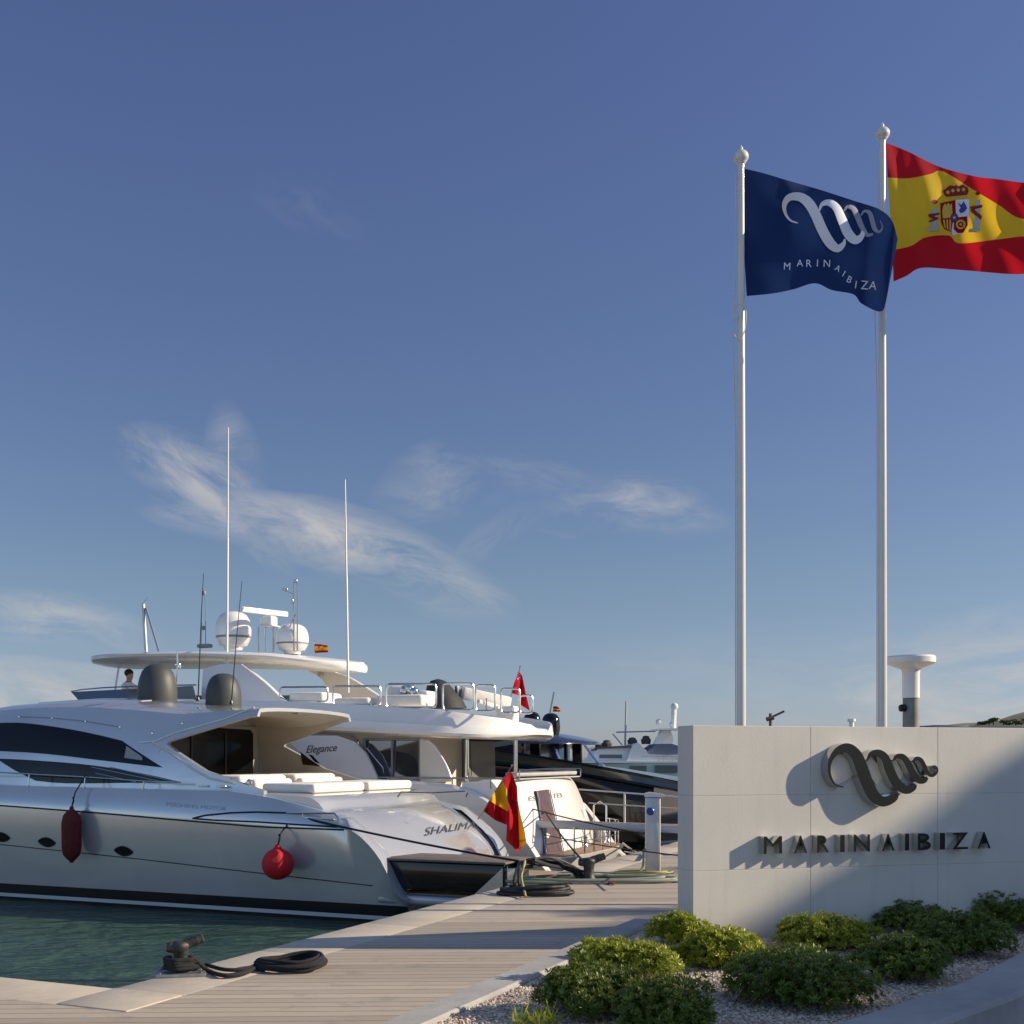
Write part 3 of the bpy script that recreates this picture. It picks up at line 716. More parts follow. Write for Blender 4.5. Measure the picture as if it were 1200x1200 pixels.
def fh1(x, z):
    zz = sec1(x)[1:11]
    for (a, b), (c, d) in zip(zz, zz[1:]):
        if b <= z <= d + 1e-6: return a + (c - a) * (z - b) / max(d - b, 1e-6)
    return zz[-1][0] if z > zz[-1][1] else zz[0][0]
xs = [2.4, 2.5, 2.6, 2.7, 2.8, 2.9, 3.0, 3.15, 3.3, 3.45, 3.7, 4, 4.4, 4.8, 5.2, 5.8] + [6.5 + .5 * k for k in range(29)] + [21.0, 21.2]
secs = []
for s_ in xs:
    h_ = sec1(s_); secs.append([(s_ if not (s_ > 20) else s_, a, b) for a, b in h_] + [(s_, -a, b) for a, b in h_[::-1][:-1]])
n_half = len(sec1(5)); ntot = len(secs[0])
def hullmi(k):
    kk = k if k < n_half else ntot - 1 - k
    if k >= n_half: kk = ntot - 1 - k
    return {2: 1, 3: 2, 4: 1}.get(kk if k < n_half else kk, 2 if False else (1 if kk < 2 else 0)) if kk < 5 else 0
hm1 = {0: 2, 1: 2, 2: 2, 3: 1, 4: 2}
m_ = MB(); m_.loft(secs, closed=True, caps=True, mif=lambda k: hm1.get(k if k < n_half - 1 else ntot - 1 - k, 0))
# keep the middle between the two gunwales open: the deck is its own part
o_ = MB(); keep = [i for i, f in enumerate(m_.f) if not any(((len(f) == 4) and (f[0] % ntot == n_half - 1) and (f[1] % ntot == n_half)) for _ in (0,))]
m_.f = [m_.f[i] for i in keep]; m_.mi = [m_.mi[i] for i in keep]
hull1 = A1.b(m_, 'hull', [silver, bootw, bootd], ang=28)
dk = MB()
def deckrow(s_, z): h_ = hb(s_) - .40; return [(s_, h_, z), (s_, 0, z + .04), (s_, -h_, z)]
dk.loft([deckrow(s_, interp(shZ, s_) + .9 - .06) for s_ in [5.6 + .6 * k for k in range(26)]], closed=False)
dk.loft([deckrow(s_, .95 + .30) for s_ in (4.2, 5.0, 5.7)], closed=False)
A1.b(dk, 'deck', teak, ang=40)
def tube_on(pix, boat, f, r, y0=2.5, off=.004, n=6, step=5):
    pts = []
    for (a, b), (c, d) in zip(pix, pix[1:]):
        for k in range(step): t = k / step; pts.append((a + (c - a) * t, b + (d - b) * t))
    pts.append(pix[-1]); m = MB(); out = []
    for u, v in pts:
        x, z = boat.on(u, v, f, y0); out.append((x, f(x, z) + off, z))
    m.tube(out, r, n); return m
trim = mat('dark trim', (.015, .017, .02), .4)
# rub line and lower style line follow the hull the whole way
m_ = MB(); m_.tube([(s_, fh1(s_, interp(rubZ, s_) + .9) + .004, interp(rubZ, s_) + .9) for s_ in xs if 3.4 < s_ < 20.6], .016, 6); m_.tube([(s_, -fh1(s_, interp(rubZ, s_) + .9) - .004, interp(rubZ, s_) + .9) for s_ in xs if 3.4 < s_ < 20.6], .016, 6)
A1.b(m_, 'rub_line', trim)
lowZ = [(2.98, .60), (5, .71), (7.5, .86), (10.5, 1.01), (15, 1.2), (20, 1.5)]
m_ = MB()
for sg in (1, -1): m_.tube([(s_, sg * (fh1(s_, interp(lowZ, s_)) + .001), interp(lowZ, s_)) for s_ in xs if 2.95 < s_ < 20.3], .009, 6)
A1.b(m_, 'style_line', trim)
A1.b(tube_on([(226, 959), (240, 955.5), (270, 952.5), (300, 951.5), (335, 952.5)], A1, fh1, .016), 'trim_line', trim)
A1.b(tube_on([(226, 959), (250, 961), (300, 963), (345, 966), (396, 969)], A1, fh1, .016), 'trim_line', trim)
# portholes
for (u, v) in [(2, 981), (55, 987), (145, 997.5), (-70, 971), (-190, 958)]:
    x0, z0 = A1.on(u, v, fh1, 2.4); pl = []
    for k in range(20):
        a = 6.2832 * k / 20; ca, sa = math.cos(a), math.sin(a)
        pl.append((x0 + .20 * ca, z0 + .085 * sa * (1 - .45 * ca * ca) + .012 * ca))
    m_ = MB(); m_.prism(pl, lambda x, z, o: (x, fh1(x, z) + o, z), -.02, .006, step=.1); p_ = A1.b(m_, 'porthole', blackglass)
    r_ = MB(); r_.tube([(x, fh1(x, z) + .006, z) for x, z in pl], .008, 6, closed=True); r_.build('rim', trim, p_, shift=(A1.s0, 0, 0))
# maker's lettering on the hull side, tone on tone
def text_on(boat, txt, pa, pb, h, f, m, depth=.006, shear=0., bold=0., parent=None, name='lettering', y0=2.3, sp=1.):
    """lettering laid on surface f from pixel pa (baseline left) to pb (baseline right)"""
    vs, fs = text_polys(txt, 1., extrude=.5, bold=bold, shear=shear, spacing=sp)
    x0 = min(v[0] for v in vs); x1 = max(v[0] for v in vs); y1 = max(v[1] for v in vs); out = []
    for v in vs:
        t = (v[0] - x0) / (x1 - x0); u_ = lerp(pa[0], pb[0], t); v_ = lerp(pa[1], pb[1], t) - v[1] / y1 * (h if not isinstance(h, tuple) else lerp(h[0], h[1], t))
        x, z = boat.on(u_, v_, f, y0); out.append((x, f(x, z) + .002 + (v[2] + .5) * depth, z))
    mm = MB(); mm.add(out, fs); return boat.b(mm, name, m, parent, ang=None)
text_on(A1, 'PERSHING MOTOR', (195, 944.5), (265, 950), 4.6, fh1, mat('grey lettering', (.36, .37, .40), .4, .3), y0=2.4, depth=.003)

# superstructure body
roofedge = {}
crownZ = [(5.6, 3.49), (6.93, 3.56), (8.1, 3.68), (9.7, 3.76), (11.7, 3.70), (13.1, 3.58), (15, 3.2), (17, 2.7), (18.8, 2.35)]
edgeZ = [(5.6, 3.40), (6.4, 3.34), (7.2, 3.28), (8.1, 3.36), (9.2, 3.44), (10.7, 3.47), (11.8, 3.42), (13, 3.22), (15, 2.80), (17, 2.45), (18.8, 2.3)]
edgeY = [(5.6, 1.60), (7, 1.74), (10, 1.66), (13, 1.35), (15, 1.0), (18.8, .35)]
baseY = [(4, 2.10), (8, 2.10), (11, 2.0), (13, 1.80), (15, 1.4), (18.8, .5)]
def baseZ(s): return interp(shZ, s) + .9 - .05
def f1s(x, z):
    zb, ze = baseZ(x), interp(edgeZ, x); t = max(-.2, min(1.1, (z - zb) / max(ze - zb, .05)))
    return lerp(interp(baseY, x), interp(edgeY, x), t) + .09 * math.sin(math.pi * max(0, min(1, t)))
def halfsec(s_, t0=0.):
    zb, ze, zc = baseZ(s_), interp(edgeZ, s_), interp(crownZ, s_); ye = interp(edgeY, s_)
    h_ = [(f1s(s_, lerp(zb - .05, ze, lerp(t0, 1, t))), lerp(zb - .05, ze, lerp(t0, 1, t))) for t in (0, .2, .4, .6, .8, .93, 1)]
    return h_ + [(ye * math.cos(R(a)), ze + .03 + (zc - ze - .03) * math.sin(R(a))) for a in (12, 30, 50, 70, 90)]
secs = []
for k in range(52):
    s_ = 7.9 + .214 * k; h_ = halfsec(s_)
    secs.append([(s_, a, b) for a, b in h_] + [(s_, -a, b) for a, b in h_[::-1][1:]])
m_ = MB(); m_.loft(secs, closed=True)
sup = A1.b(m_, 'cabin', silver, ang=38)
# roof wing reaching aft over the cockpit, an open shell with a pale lining
VX, VZ = 7.35, 2.86
m_ = MB(); secs = []; no = None
for k in range(15):
    s_ = 5.62 + (7.92 - 5.62) * k / 14; zb, ze = baseZ(s_) - .05, interp(edgeZ, s_)
    za = lerp(3.34, VZ, (s_ - 5.62) / (VX - 5.62)) if s_ < VX else lerp(VZ, zb, min(1, (s_ - VX) / .45))
    t0 = min(.94, max(0, (za - zb) / (ze - zb))); h_ = halfsec(s_, t0); full = h_ + [(-a, b) for a, b in h_[::-1][1:]]; no = len(full)
    dp = lerp(.06, .17, min(1, (s_ - 5.62) / .8)); inn = [(a * .955, b - (dp if i > 6 and i < no - 7 else .01)) for i, (a, b) in enumerate(full)][::-1]
    secs.append([(s_, a, b) for a, b in full + inn])
m_.loft(secs, mif=lambda k: 0 if k < no - 1 else 1); A1.b(m_, 'roof_wing', [silver, lining], ang=40)
# cockpit side coamings falling aft from the vertex
for sg in (1, -1):
    m_ = MB(); pl = [(7.9, 1.95), (7.9, 2.86), (VX, VZ), (7.0, 2.68), (6.4, 2.38), (5.6, 2.16), (5.2, 2.05), (5.2, 1.95)]
    m_.prism(pl, lambda x, z, o, sg=sg: (x, sg * (f1s(x, z) - .0 + o), z), -.10, .0, step=.3); m_.mi = [1 if sg * sum(m_.v[i][1] - sg * (f1s(m_.v[i][0], m_.v[i][2]) - .05) for i in f) / len(f) < -.01 else 0 for f in m_.f]
    A1.b(m_, 'cockpit_coaming', [silver, lining], ang=35)
# bulkhead with smoked door
m_ = MB(); m_.box((7.86, 0, 2.55), (.04, 3.5, 1.35), bev=.01); bh = A1.b(m_, 'bulkhead', lining)
m_ = MB(); m_.prism([(1.70, 2.12), (1.74, 2.9), (1.62, 3.12), (1.2, 3.2), (-1.42, 3.16), (-1.52, 3.08), (-1.52, 2.12)], lambda y, z, o: (7.84 - o, y, z), 0, .03); dr = m_.build('cockpit_door', blackglass, bh, shift=(A1.s0, 0, 0))
for a_, b_ in (((-.55, 2.14), (-.55, 3.1)), ((.55, 2.14), (.55, 3.1))):
    m_ = MB(); m_.tube([(7.80, a_[0], a_[1]), (7.80, b_[0], b_[1])], .018, 6); m_.build('door_frame', trim, dr, shift=(A1.s0, 0, 0))
panel(A1, [(352, 881), (355, 896), (376, 898), (362, 889)], lambda x, z: -(f1s(x, z) - .115), blackglass, 'coaming_window', off0=-.01, off1=.01, y0=-1.8, mirror=False)
fpl = lambda x, z, o: (x, f1s(x, z) + o, z)
fmi = lambda x, z, o: (x, -f1s(x, z) - o, z)
# main side window
wtop = dens([(-230, 882), (-120, 858), (-50, 849), (0, 847), (31, 847.5), (73, 853), (110, 860), (143, 868)]) + [(165, 883), (191, 899.5)]
wbot = dens([(191, 899.5), (145, 894), (110, 890), (55, 883.5), (0, 880), (-80, 878), (-230, 882)])[1:-1]
panel(A1, wtop + wbot, f1s, blackglass, 'side_window')
panel(A1, [(148.5, 874), (167, 887), (167, 891), (146, 888)], f1s, mat('painted deck reflection', (.30, .29, .25), .25), 'window_reflection_patch', off0=.0, off1=.010, mirror=False)  # pale patch paints the reflected deck onto the window
lw = dens([(-160, 893), (-60, 889), (0, 889), (55, 892), (110, 897), (165, 906), (213, 916.5)]) + dens([(213, 916.5), (158, 917.3), (79, 918), (42, 915)])[1:] + [(18, 903), (0, 891.5), (-60, 892)]
panel(A1, lw, f1s, blackglass, 'lower_window')
for a, b in (((108, 899), (190, 916)), ((112, 906), (160, 916.5)), ((128, 898.5), (205, 915.8))):
    A1.b(tube_on([a, b], A1, f1s, .007, off=.008), 'window_trim', chrome, bpy.data.objects.get('lower_window'))
A1.b(tube_on([(164, 870.5), (183, 868.5), (205, 859), (232, 851.5), (262, 843), (298, 829)], A1, f1s, [.016] * 26, off=.006), 'roof_trim', white)
A1.b(tube_on([(178, 869), (200, 882), (226, 901), (246, 912), (275, 918)], A1, f1s, .022, off=.006), 'pillar_trim', cream)
for (u, v) in [(23, 840), (62, 841.5), (101, 845.5), (141, 852), (179, 859.5), (214, 848)]:
    m_ = MB(); x, z = A1.on(u, v, f1s, 1.7); m_.lathe([(.028, 0), (.028, .01), (.018, .02), (.002, .022)], (x, f1s(x, z) + .0, z), 10, axis=Matrix.Rotation(R(-90), 3, 'X')); A1.b(m_, 'deck_light', chrome, sup)
A1.b(tube_on([(23, 839.5), (62, 841), (101, 845), (141, 851.5)], A1, f1s, .006, off=.02), 'grab_rail', chrome)
# cockpit seating, sunpad, transom
tr = MB()
prof = catmull([(5.9, 0, 2.02), (5.0, 0, 2.02), (4.35, 0, 2.0), (4.15, 0, 1.93), (4.06, 0, 1.84), (3.98, 0, 1.76), (3.80, 0, 1.70), (3.45, 0, 1.50), (3.05, 0, 1.15), (2.82, 0, .84), (2.74, 0, .45)], 4)
secs = []
for y in [-2.34, -2.3, -2.2, -1.8, -1.4, -.9, -.4, 0, .4, .9, 1.4, 1.8, 2.0, 2.1, 2.2]:
    d = max(0, abs(y) - 1.9) * .5; bul = -.30 * (1 - (y / 2.4) ** 2)
    secs.append([(p.x + (bul if p.x < 4.6 else 0) * (1 - max(0, (p.x - 3.9) / .7) if p.x > 3.9 else 1), y, p.z - d * d * 1.6) for p in prof] + [(3.2, y, .3), (5.9, y, .3)])
tr.loft(secs); trans = A1.b(tr, 'transom', silver, ang=40)
def ftr(x, z): return 0
def on_transom(u, v):
    """pixel -> point on the sloping transom face, marching along the view ray"""
    def gap(y):
        x, z = A1.L(u, v, y); bul = -.30 * (1 - (y / 2.4) ** 2); best = None
        for a, b in zip(prof, prof[1:]):
            xa, xb = a.x + bul, b.x + bul
            if min(xa, xb) <= x <= max(xa, xb) and abs(xa - xb) > 1e-5: best = a.z + (b.z - a.z) * (x - xa) / (xb - xa)
        return (z - best) if best is not None else 1.
    y = 2.3; 
    while y > -2.6 and gap(y) > 0: y -= .02
    lo, hi = y, y + .02
    for _ in range(14):
        mid = (lo + hi) / 2
        if gap(mid) > 0: hi = mid
        else: lo = mid
    x, z = A1.L(u, v, lo); return Vector((x, lo, z))
vs, fs = text_polys('SHALIMAR', 1.)
x0 = min(v[0] for v in vs); x1 = max(v[0] for v in vs); y1 = max(v[1] for v in vs); out = []
for v in vs:
    t = (v[0] - x0) / (x1 - x0); p = on_transom(lerp(497, 566, t) + v[1] / y1 * 2.5, lerp(980, 968.5, t) - v[1] / y1 * lerp(9.5, 8, t)); out.append(p + Vector((-.012, 0.008, .012)))
m_ = MB(); m_.add(out, fs); A1.b(m_, 'name_lettering', mat('dark grey lettering', (.07, .07, .075), .35, .3), trans, ang=None)
m_ = MB()
for x, y, dx_, dy_ in [(5.15, .95, 1.05, 1.75), (4.55, -.0, .02, .02), (5.15, -.95, 1.05, 1.75)]:
    if dx_ > .1: m_.box((x - .25, y, 2.09), (dx_, dy_, .16), bev=.06, seg=4)
A1.b(m_, 'sunpad', cushion, ang=50)
m_ = MB(); m_.box((6.3, .9, 2.15), (.7, 1.5, .3), bev=.08, seg=3); m_.box((6.3, -.9, 2.15), (.7, 1.5, .3), bev=.08, seg=3); m_.box((5.8, .95, 2.1), (.18, 1.2, .26), bev=.06, seg=3); m_.box((5.8, -.75, 2.1), (.18, 1.5, .26), bev=.06, seg=3); A1.b(m_, 'cockpit_sofa', cushion, ang=50)
m_ = MB(); m_.tube([A1.P(u, v, 2.0) for u, v in [(466, 934), (470, 928), (505, 929), (545, 927)]], .012, 6); m_.tube([A1.P(u, v, .4) for u, v in [(548, 929), (546, 934)]], .012, 6); A1.b(m_, 'stern_rail', chrome)
# swim platform and dark boarding block
m_ = MB(); m_.box((2.1, 0, .40), (1.7, 4.7, .16), bev=.05, seg=3); sp = A1.b(m_, 'swim_platform', silver2)
m_ = MB(); m_.box((2.1, 0, .489), (1.5, 4.4, .018), bev=.006); m_.build('teak_decking', teak, sp, shift=(A1.s0, 0, 0))
m_ = MB(); m_.box((1.95, 1.75, .78), (2.25, 1.05, .44), bev=.03, seg=3); bl = A1.b(m_, 'platform_locker', blackp)
m_ = MB(); m_.box((1.95, 1.75, 1.018), (2.31, 1.12, .04), bev=.015); m_.build('lid', teakg, bl, shift=(A1.s0, 0, 0))
m_ = MB(); m_.box((.815, 1.75, .73), (.03, .9, .5), bev=.01); m_.prism([(.85, .5), (1.35, .5), (.85, .95)], lambda x, z, o: (x, 2.28 + o, z), 0, .012); m_.build('corner_reflection', steel, bl, shift=(A1.s0, 0, 0))  # steel pieces stand in for a silvery reflection on the locker end
# fairlead plate, chocks, rails
m_ = MB(); a, b = A1.P(335, 956, 2.38), A1.P(394, 960, 2.38); 
m_.beam(a, b, .14, .02); m_.tube([A1.P(u, v, 2.44) for u, v in [(336, 959), (336, 953), (392, 953), (396, 958), (399, 968)]], .016, 6); m_.tube([A1.P(u, v, 2.44) for u, v in [(355, 953), (355, 959)]], .014, 6); m_.tube([A1.P(u, v, 2.44) for u, v in [(377, 953), (377, 959)]], .014, 6)
A1.b(m_, 'fairlead', chrome)
m_ = MB(); rp = [A1.P(u, v, 2.3) for u, v in [(-300, 868), (-180, 888), (-60, 901), (0, 905), (50, 908), (100, 910.5), (170, 915.5), (212, 917)]]
m_.tube(rp, .013, 8)
A1.b(m_, 'side_rail', chrome)
for u, v in [(-300, 868), (-180, 888), (-75, 900), (34.5, 907), (100, 910.5), (169, 915.5)]:
    m_ = MB(); p = A1.P(u, v, 2.3); m_.tube([p, (p.x, 2.33, interp(shZ, p.x) + .88)], .012, 6); m_.lathe([(.03, 0), (.03, .012), (.01, .02)], (p.x, 2.33, interp(shZ, p.x) + .895), 10); A1.b(m_, 'stanchion', chrome)
for u, v in [(236, 904), (242, 907), (272, 916), (292, 917)]:
    m_ = MB(); p = A1.P(u, v, 2.0); m_.lathe([(.05, -.03), (.05, .02), (.03, .05), (.002, .06)], p, 12); A1.b(m_, 'cleat', chrome)
# satellite domes and whip aerials on the roof
for u, w_, top, bot, y in ((184.5, 46, 778, 824, .35), (262, 42, 789, 829, .35)):
    b0 = A1.P(u, bot, y); tpz = A1.P(u, top, y).z; Yd = A1.W(*b0).y; r_ = w_ / 2 / F * Yd; h = tpz - b0.z; m_ = MB()
    m_.lathe([(r_ * .98, -.12), (r_ * .98, .0), (r_ * 1.0, .02), (r_ * .99, h * .35), (r_ * .96, h * .5), (r_ * .9, h * .64), (r_ * .78, h * .8), (r_ * .6, h * .91), (r_ * .35, h * .98), (.005, h)], b0, 40)
    A1.b(m_, 'satellite_dome', domegrey, ang=60)
for pts, r_, m in (([(238.5, 672), (236, 720), (232, 822)], .011, trim), ([(283.5, 681), (277, 750), (271, 826)], .010, trim)):
    m_ = MB(); P_ = [A1.P(u, v, .9) for u, v in pts]; m_.tube(P_, [r_ * .5, r_ * .8, r_ * 1.2], 6); m_.lathe([(.035, 0), (.035, .04), (.02, .08)], P_[-1], 10); A1.b(m_, 'whip_aerial', m)
m_ = MB(); P_ = [A1.P(u, v, .9) for u, v in [(207.5, 762), (208, 779), (206, 800)]]; m_.tube(P_, .014, 6); m_.box(P_[1] + Vector((0, 0, 0)), (.12, .03, .05)); m_.box(P_[1] + Vector((-.05, 0, -.03)), (.05, .05, .11)); A1.b(m_, 'signal_horn', chrome)
m_ = MB(); m_.tube([A1.P(u, v, .2) for u, v in [(196, 826), (240, 827.5), (290, 830), (350, 836)]], .02, 6); A1.b(m_, 'roof_rail', chrome)

# ================================================================== WHITE FLYBRIDGE YACHT
A2 = Boat(17.8, 1.4, 'flybridge_yacht', 'tall white flybridge yacht with hardtop, white domes and long aerials, behind the silver yacht')
sh2 = [(1.8, .22), (2.0, .32), (2.18, .45), (2.5, .92), (3.0, 1.5), (3.59, 1.9), (4.3, 2.08), (6, 2.16), (10, 2.25), (16, 2.7), (22, 3.3), (24, 3.5)]
def sec2(s):
    h = hb(s, 2.6, 14, 24, 2.2); sh = interp(sh2, s); hw = 2.42 * h / 2.6; zk = -1. if s < 18 else -1 + (s - 18) * .2
    return [(0, zk), (hw * .8, -.5), (hw, .0), (lerp(hw, h, .2), min(.12, sh - .1)), (lerp(hw, h, .6), sh * .5), (h, lerp(.1, sh, .85)), (h, sh - .05), (h - .05, sh), (h - .16, sh), (h - .2, sh - .06)]
xs2 = [1.8, 1.86, 1.93, 2.0, 2.1, 2.25, 2.5, 2.75, 3, 3.25, 3.5, 3.8, 4.2] + [4.8 + .8 * k for k in range(25)]
secs = [[(s_, a, b) for a, b in sec2(s_)] + [(s_, -a, b) for a, b in sec2(s_)[::-1][:-1]] for s_ in xs2]; nt = len(secs[0]); nh = len(sec2(5))
m_ = MB(); m_.loft(secs, mif=lambda k: 1 if k in (0, 1, nt - 1, nt - 2, 2, nt - 3) else 0)
keep = [i for i, f in enumerate(m_.f) if not (len(f) == 4 and f[0] % nt == nh - 1 and f[1] % nt == nh)]
m_.f = [m_.f[i] for i in keep]; m_.mi = [m_.mi[i] for i in keep]; A2.b(m_, 'hull', [white, bootd], ang=30)
m_ = MB(); m_.loft([[(s_, hb(s_, 2.6, 14, 24, 2.2) - .18, z), (s_, 0, z + .03), (s_, -hb(s_, 2.6, 14, 24, 2.2) + .18, z)] for s_, z in [(3.3, 1.4), (6, 1.4), (10, 1.5), (14, 1.9), (19, 2.4), (23.6, 3.1)]], closed=False); A2.b(m_, 'deck', teak)
# transom
m_ = MB(); P_ = catmull([(3.62, 0, 2.13), (3.5, 0, 2.17), (3.36, 0, 2.12), (3.2, 0, 1.9), (2.95, 0, 1.3), (2.8, 0, .9), (2.74, 0, .55), (2.68, 0, .1)], 4); secs = []
for k in range(13):
    y = -2.45 + 4.9 * k / 12; bul = -.28 * (1 - (y / 2.5) ** 2); secs.append([(p.x + bul, y, p.z) for p in P_] + [(4.0, y, .4), (4.0, y, 2.1)])
m_.loft(secs); tr2 = A2.b(m_, 'transom', white, ang=40)
def ontr2(u, v, off=0):
    for k in range(500):
        y = 2.5 - k * .01; x, z = A2.L(u, v, y); bul = -.28 * (1 - (y / 2.5) ** 2)
        for a, b in zip(P_[6:], P_[7:]):
            if b.z <= z <= a.z:
                xx = lerp(b.x, a.x, (z - b.z) / max(a.z - b.z, 1e-6)) + bul
                if x >= xx: return Vector((xx - off, y, z))
    return Vector((x, y, z))
def text_tr2(txt, u0, u1, vb, vb1, h):
    vs, fs = text_polys(txt, 1.); x0 = min(v[0] for v in vs); x1 = max(v[0] for v in vs); y1 = max(v[1] for v in vs)
    m_ = MB(); m_.add([ontr2(lerp(u0, u1, (v[0] - x0) / (x1 - x0)), lerp(vb, vb1, (v[0] - x0) / (x1 - x0)) - v[1] / y1 * h, .012) for v in vs], fs)
    A2.b(m_, 'name_lettering', mat('gold grey lettering', (.16, .14, .11), .4, .3), tr2, ang=None)
text_tr2('ES', 619, 627.5, 938, 938, 5); text_tr2('RTES', 643.5, 658.5, 935.5, 934, 5)
m_ = MB(); q4 = [ontr2(u, v, .0) for u, v in [(625.5, 927), (640, 925), (657, 1000), (636, 1003)]]
for o0 in (0,): 
    c = [p + Vector((-.06, 0, 0)) for p in q4]; m_.add(q4 + c, [[0, 1, 2, 3], [4, 7, 6, 5], [0, 4, 5, 1], [1, 5, 6, 2], [2, 6, 7, 3], [3, 7, 4, 0]])
gd = A2.b(m_, 'transom_door', teakd)
m_ = MB(); m_.tube([q4[1] + Vector((-.08, -.03, 0)), q4[2] + Vector((-.08, -.03, 0))], .02, 6); m_.tube([q4[0] + Vector((-.08, .0, 0)), q4[3] + Vector((-.08, .0, 0))], .014, 6); m_.build('frame', steel, gd, shift=(A2.s0, 0, 0))
m_ = MB(); m_.box((3.25, -.3, 2.25), (.28, 3.9, .10), bev=.04); m_.box((3.1, -.3, 2.16), (.1, 3.9, .03)); A2.b(m_, 'aft_cushion', mat('grey cushion', (.40, .39, .38), .85, var=.1), ang=50)
m_ = MB(); m_.tube([(3.05, 1.7, 2.18), (3.05, 1.7, 2.34), (3.0, 0, 2.36), (3.05, -2.3, 2.34), (3.05, -2.3, 2.16)], .016, 6); A2.b(m_, 'stern_rail', chrome)
# swim platform with rounded corners
m_ = MB(); o2 = [(3.2, 2.35), (2.4, 2.35), (2.05, 2.2), (1.85, 1.8), (1.72, 1.0), (1.70, 0), (1.72, -1.0), (1.85, -1.8), (2.1, -2.3), (2.5, -2.55), (3.2, -2.58)]
o2 = [tuple(p)[:2] for p in catmull([(a, b, 0) for a, b in o2], 5)]
m_.prism(o2, lambda x, y, o: (x + (.25 if o < .4 else 0) * (1 if x < 2.4 else 0), y * (.93 if o < .4 else 1), o), .22, .62); p2_ = A2.b(m_, 'swim_platform', white, ang=40)
m_ = MB(); m_.prism([(lerp(x, 2.6, .10), y * .95) for x, y in o2], lambda x, y, o: (x, y, o), .62, .632); m_.build('teak_decking', teak, p2_, shift=(A2.s0, 0, 0))
m_ = MB()
for a, b in zip(o2[::3], o2[3::3]):
    pass
rp = [(lerp(x, 2.6, .12), y * .94) for x, y in o2]
for i in range(16, len(rp) - 6, 3): m_.tube([(*rp[i], .62), (*rp[i], 1.18)], .014, 6)
m_.tube([(*p, 1.18) for p in rp[16:-6]], .013, 6); m_.tube([(*p, .9) for p in rp[16:-6]], .008, 6)
A2.b(m_, 'platform_rail', chrome)
# deckhouse
f2c = lambda x, z: 2.12 - .05 * max(0, z - 2.0)
def house(x0, x1, z0, z1, w0, w1, name, m, par=None):
    mm = MB(); mm.loft([[(x, w_, z0), (x, w_ - .05, z1), (x, -w_ + .05, z1), (x, -w_, z0)] for x, w_ in ((x0, w0), (x0 + .01, w0), ((x0 + x1) / 2, (w0 + w1) / 2 + .1), (x1 - .01, w1), (x1, w1))]); return A2.b(mm, name, m, par, ang=30)
house(6.0, 17.5, 1.4, 3.2, 2.1, 1.5, 'deckhouse', cream)
panel(A2, [(428, 866), (459, 866), (459, 917), (428, 917)], f2c, mat('saloon glass', (.30, .34, .38), .04, .9), 'saloon_window', off0=0, off1=.01)
panel(A2, [(460, 866), (491, 866), (491, 917), (460, 917)], f2c, MATS['saloon glass'], 'saloon_window', off0=0, off1=.01)
m_ = MB()
for u in (427, 459.5, 492): a, b = A2.P(u, 865, 2.15), A2.P(u, 918, 2.15); m_.beam(a, b, .05, .04 if u != 427 else .06)
m_.beam(A2.P(427, 866, 2.15), A2.P(492, 866, 2.15), .05, .05); A2.b(m_, 'window_frame', greyp)
f2w = lambda x, z: 2.5
panel(A2, [(341, 862), (395, 862), (415, 869), (428, 882), (436, 898), (443, 914), (446, 922), (400, 924), (380, 908), (358, 888), (341, 872)], f2w, mat('white gelcoat painted shaded', (.56, .57, .60), .3, coat=.4), 'side_wing', off0=-.07, off1=0, mirror=False)  # grey tone puts the shade into the colour of a white wing
text_on(A2, 'Elegance', (359, 882.5), (395, 880), 8.5, f2w, mat('black script', (.03, .03, .04), .4), shear=.35, parent=bpy.data.objects['side_wing'], name='name_lettering', y0=2.5, depth=.008)
panel(A2, [(347, 882), (351, 895), (372, 897), (358, 888)], f2w, blackglass, 'wing_window', off0=-.0, off1=.01, mirror=False)
panel(A2, [(362, 884), (366, 885), (375, 895), (370, 894)], f2w, blackglass, 'wing_window', off0=-.0, off1=.01, mirror=False)
f2v = lambda x, z: 2.2
cw = dens([(500, 868), (508, 874), (517, 887), (524, 900), (529, 912)]) + [(529, 916), (492, 917), (492, 866)]
panel(A2, cw, f2v, cream, 'aft_wing', off0=-.05, off1=0, mirror=False)
m_ = MB(); m_.tube([A2.P(u, v, 2.2) for u, v in dens([(500, 868), (508, 874), (517, 887), (524, 900), (529, 914)])], .03, 8); A2.b(m_, 'wing_edge', white)
for u in (547, 604):
    m_ = MB(); p = A2.P(u, 918, 1.9 if u < 580 else .6); m_.tube([(p.x, p.y, p.z - .2), (p.x, p.y, 2.98)], .045, 12); m_.lathe([(.08, 0), (.08, .02), (.05, .04)], (p.x, p.y, p.z), 12); A2.b(m_, 'deck_pillar', chrome)
m_ = MB(); m_.tube([A2.P(u, v, 2.45) for u, v in [(400, 909), (440, 911), (560, 912), (590, 913)]], .02, 8)
for u in (400, 455, 530, 575): m_.tube([A2.P(u, 911.5, 2.45), A2.P(u, 924, 2.45)], .014, 6)
A2.b(m_, 'bulwark_rail', steel)
m_ = MB(); m_.tube([A2.P(u, v, 2.1) for u, v in [(412, 862), (428, 875), (449, 900), (451, 920)]], .018, 6); m_.tube([A2.P(u, v, 2.1) for u, v in [(420, 869), (420, 888)]], .014, 6); A2.b(m_, 'stair_handrail', chrome)
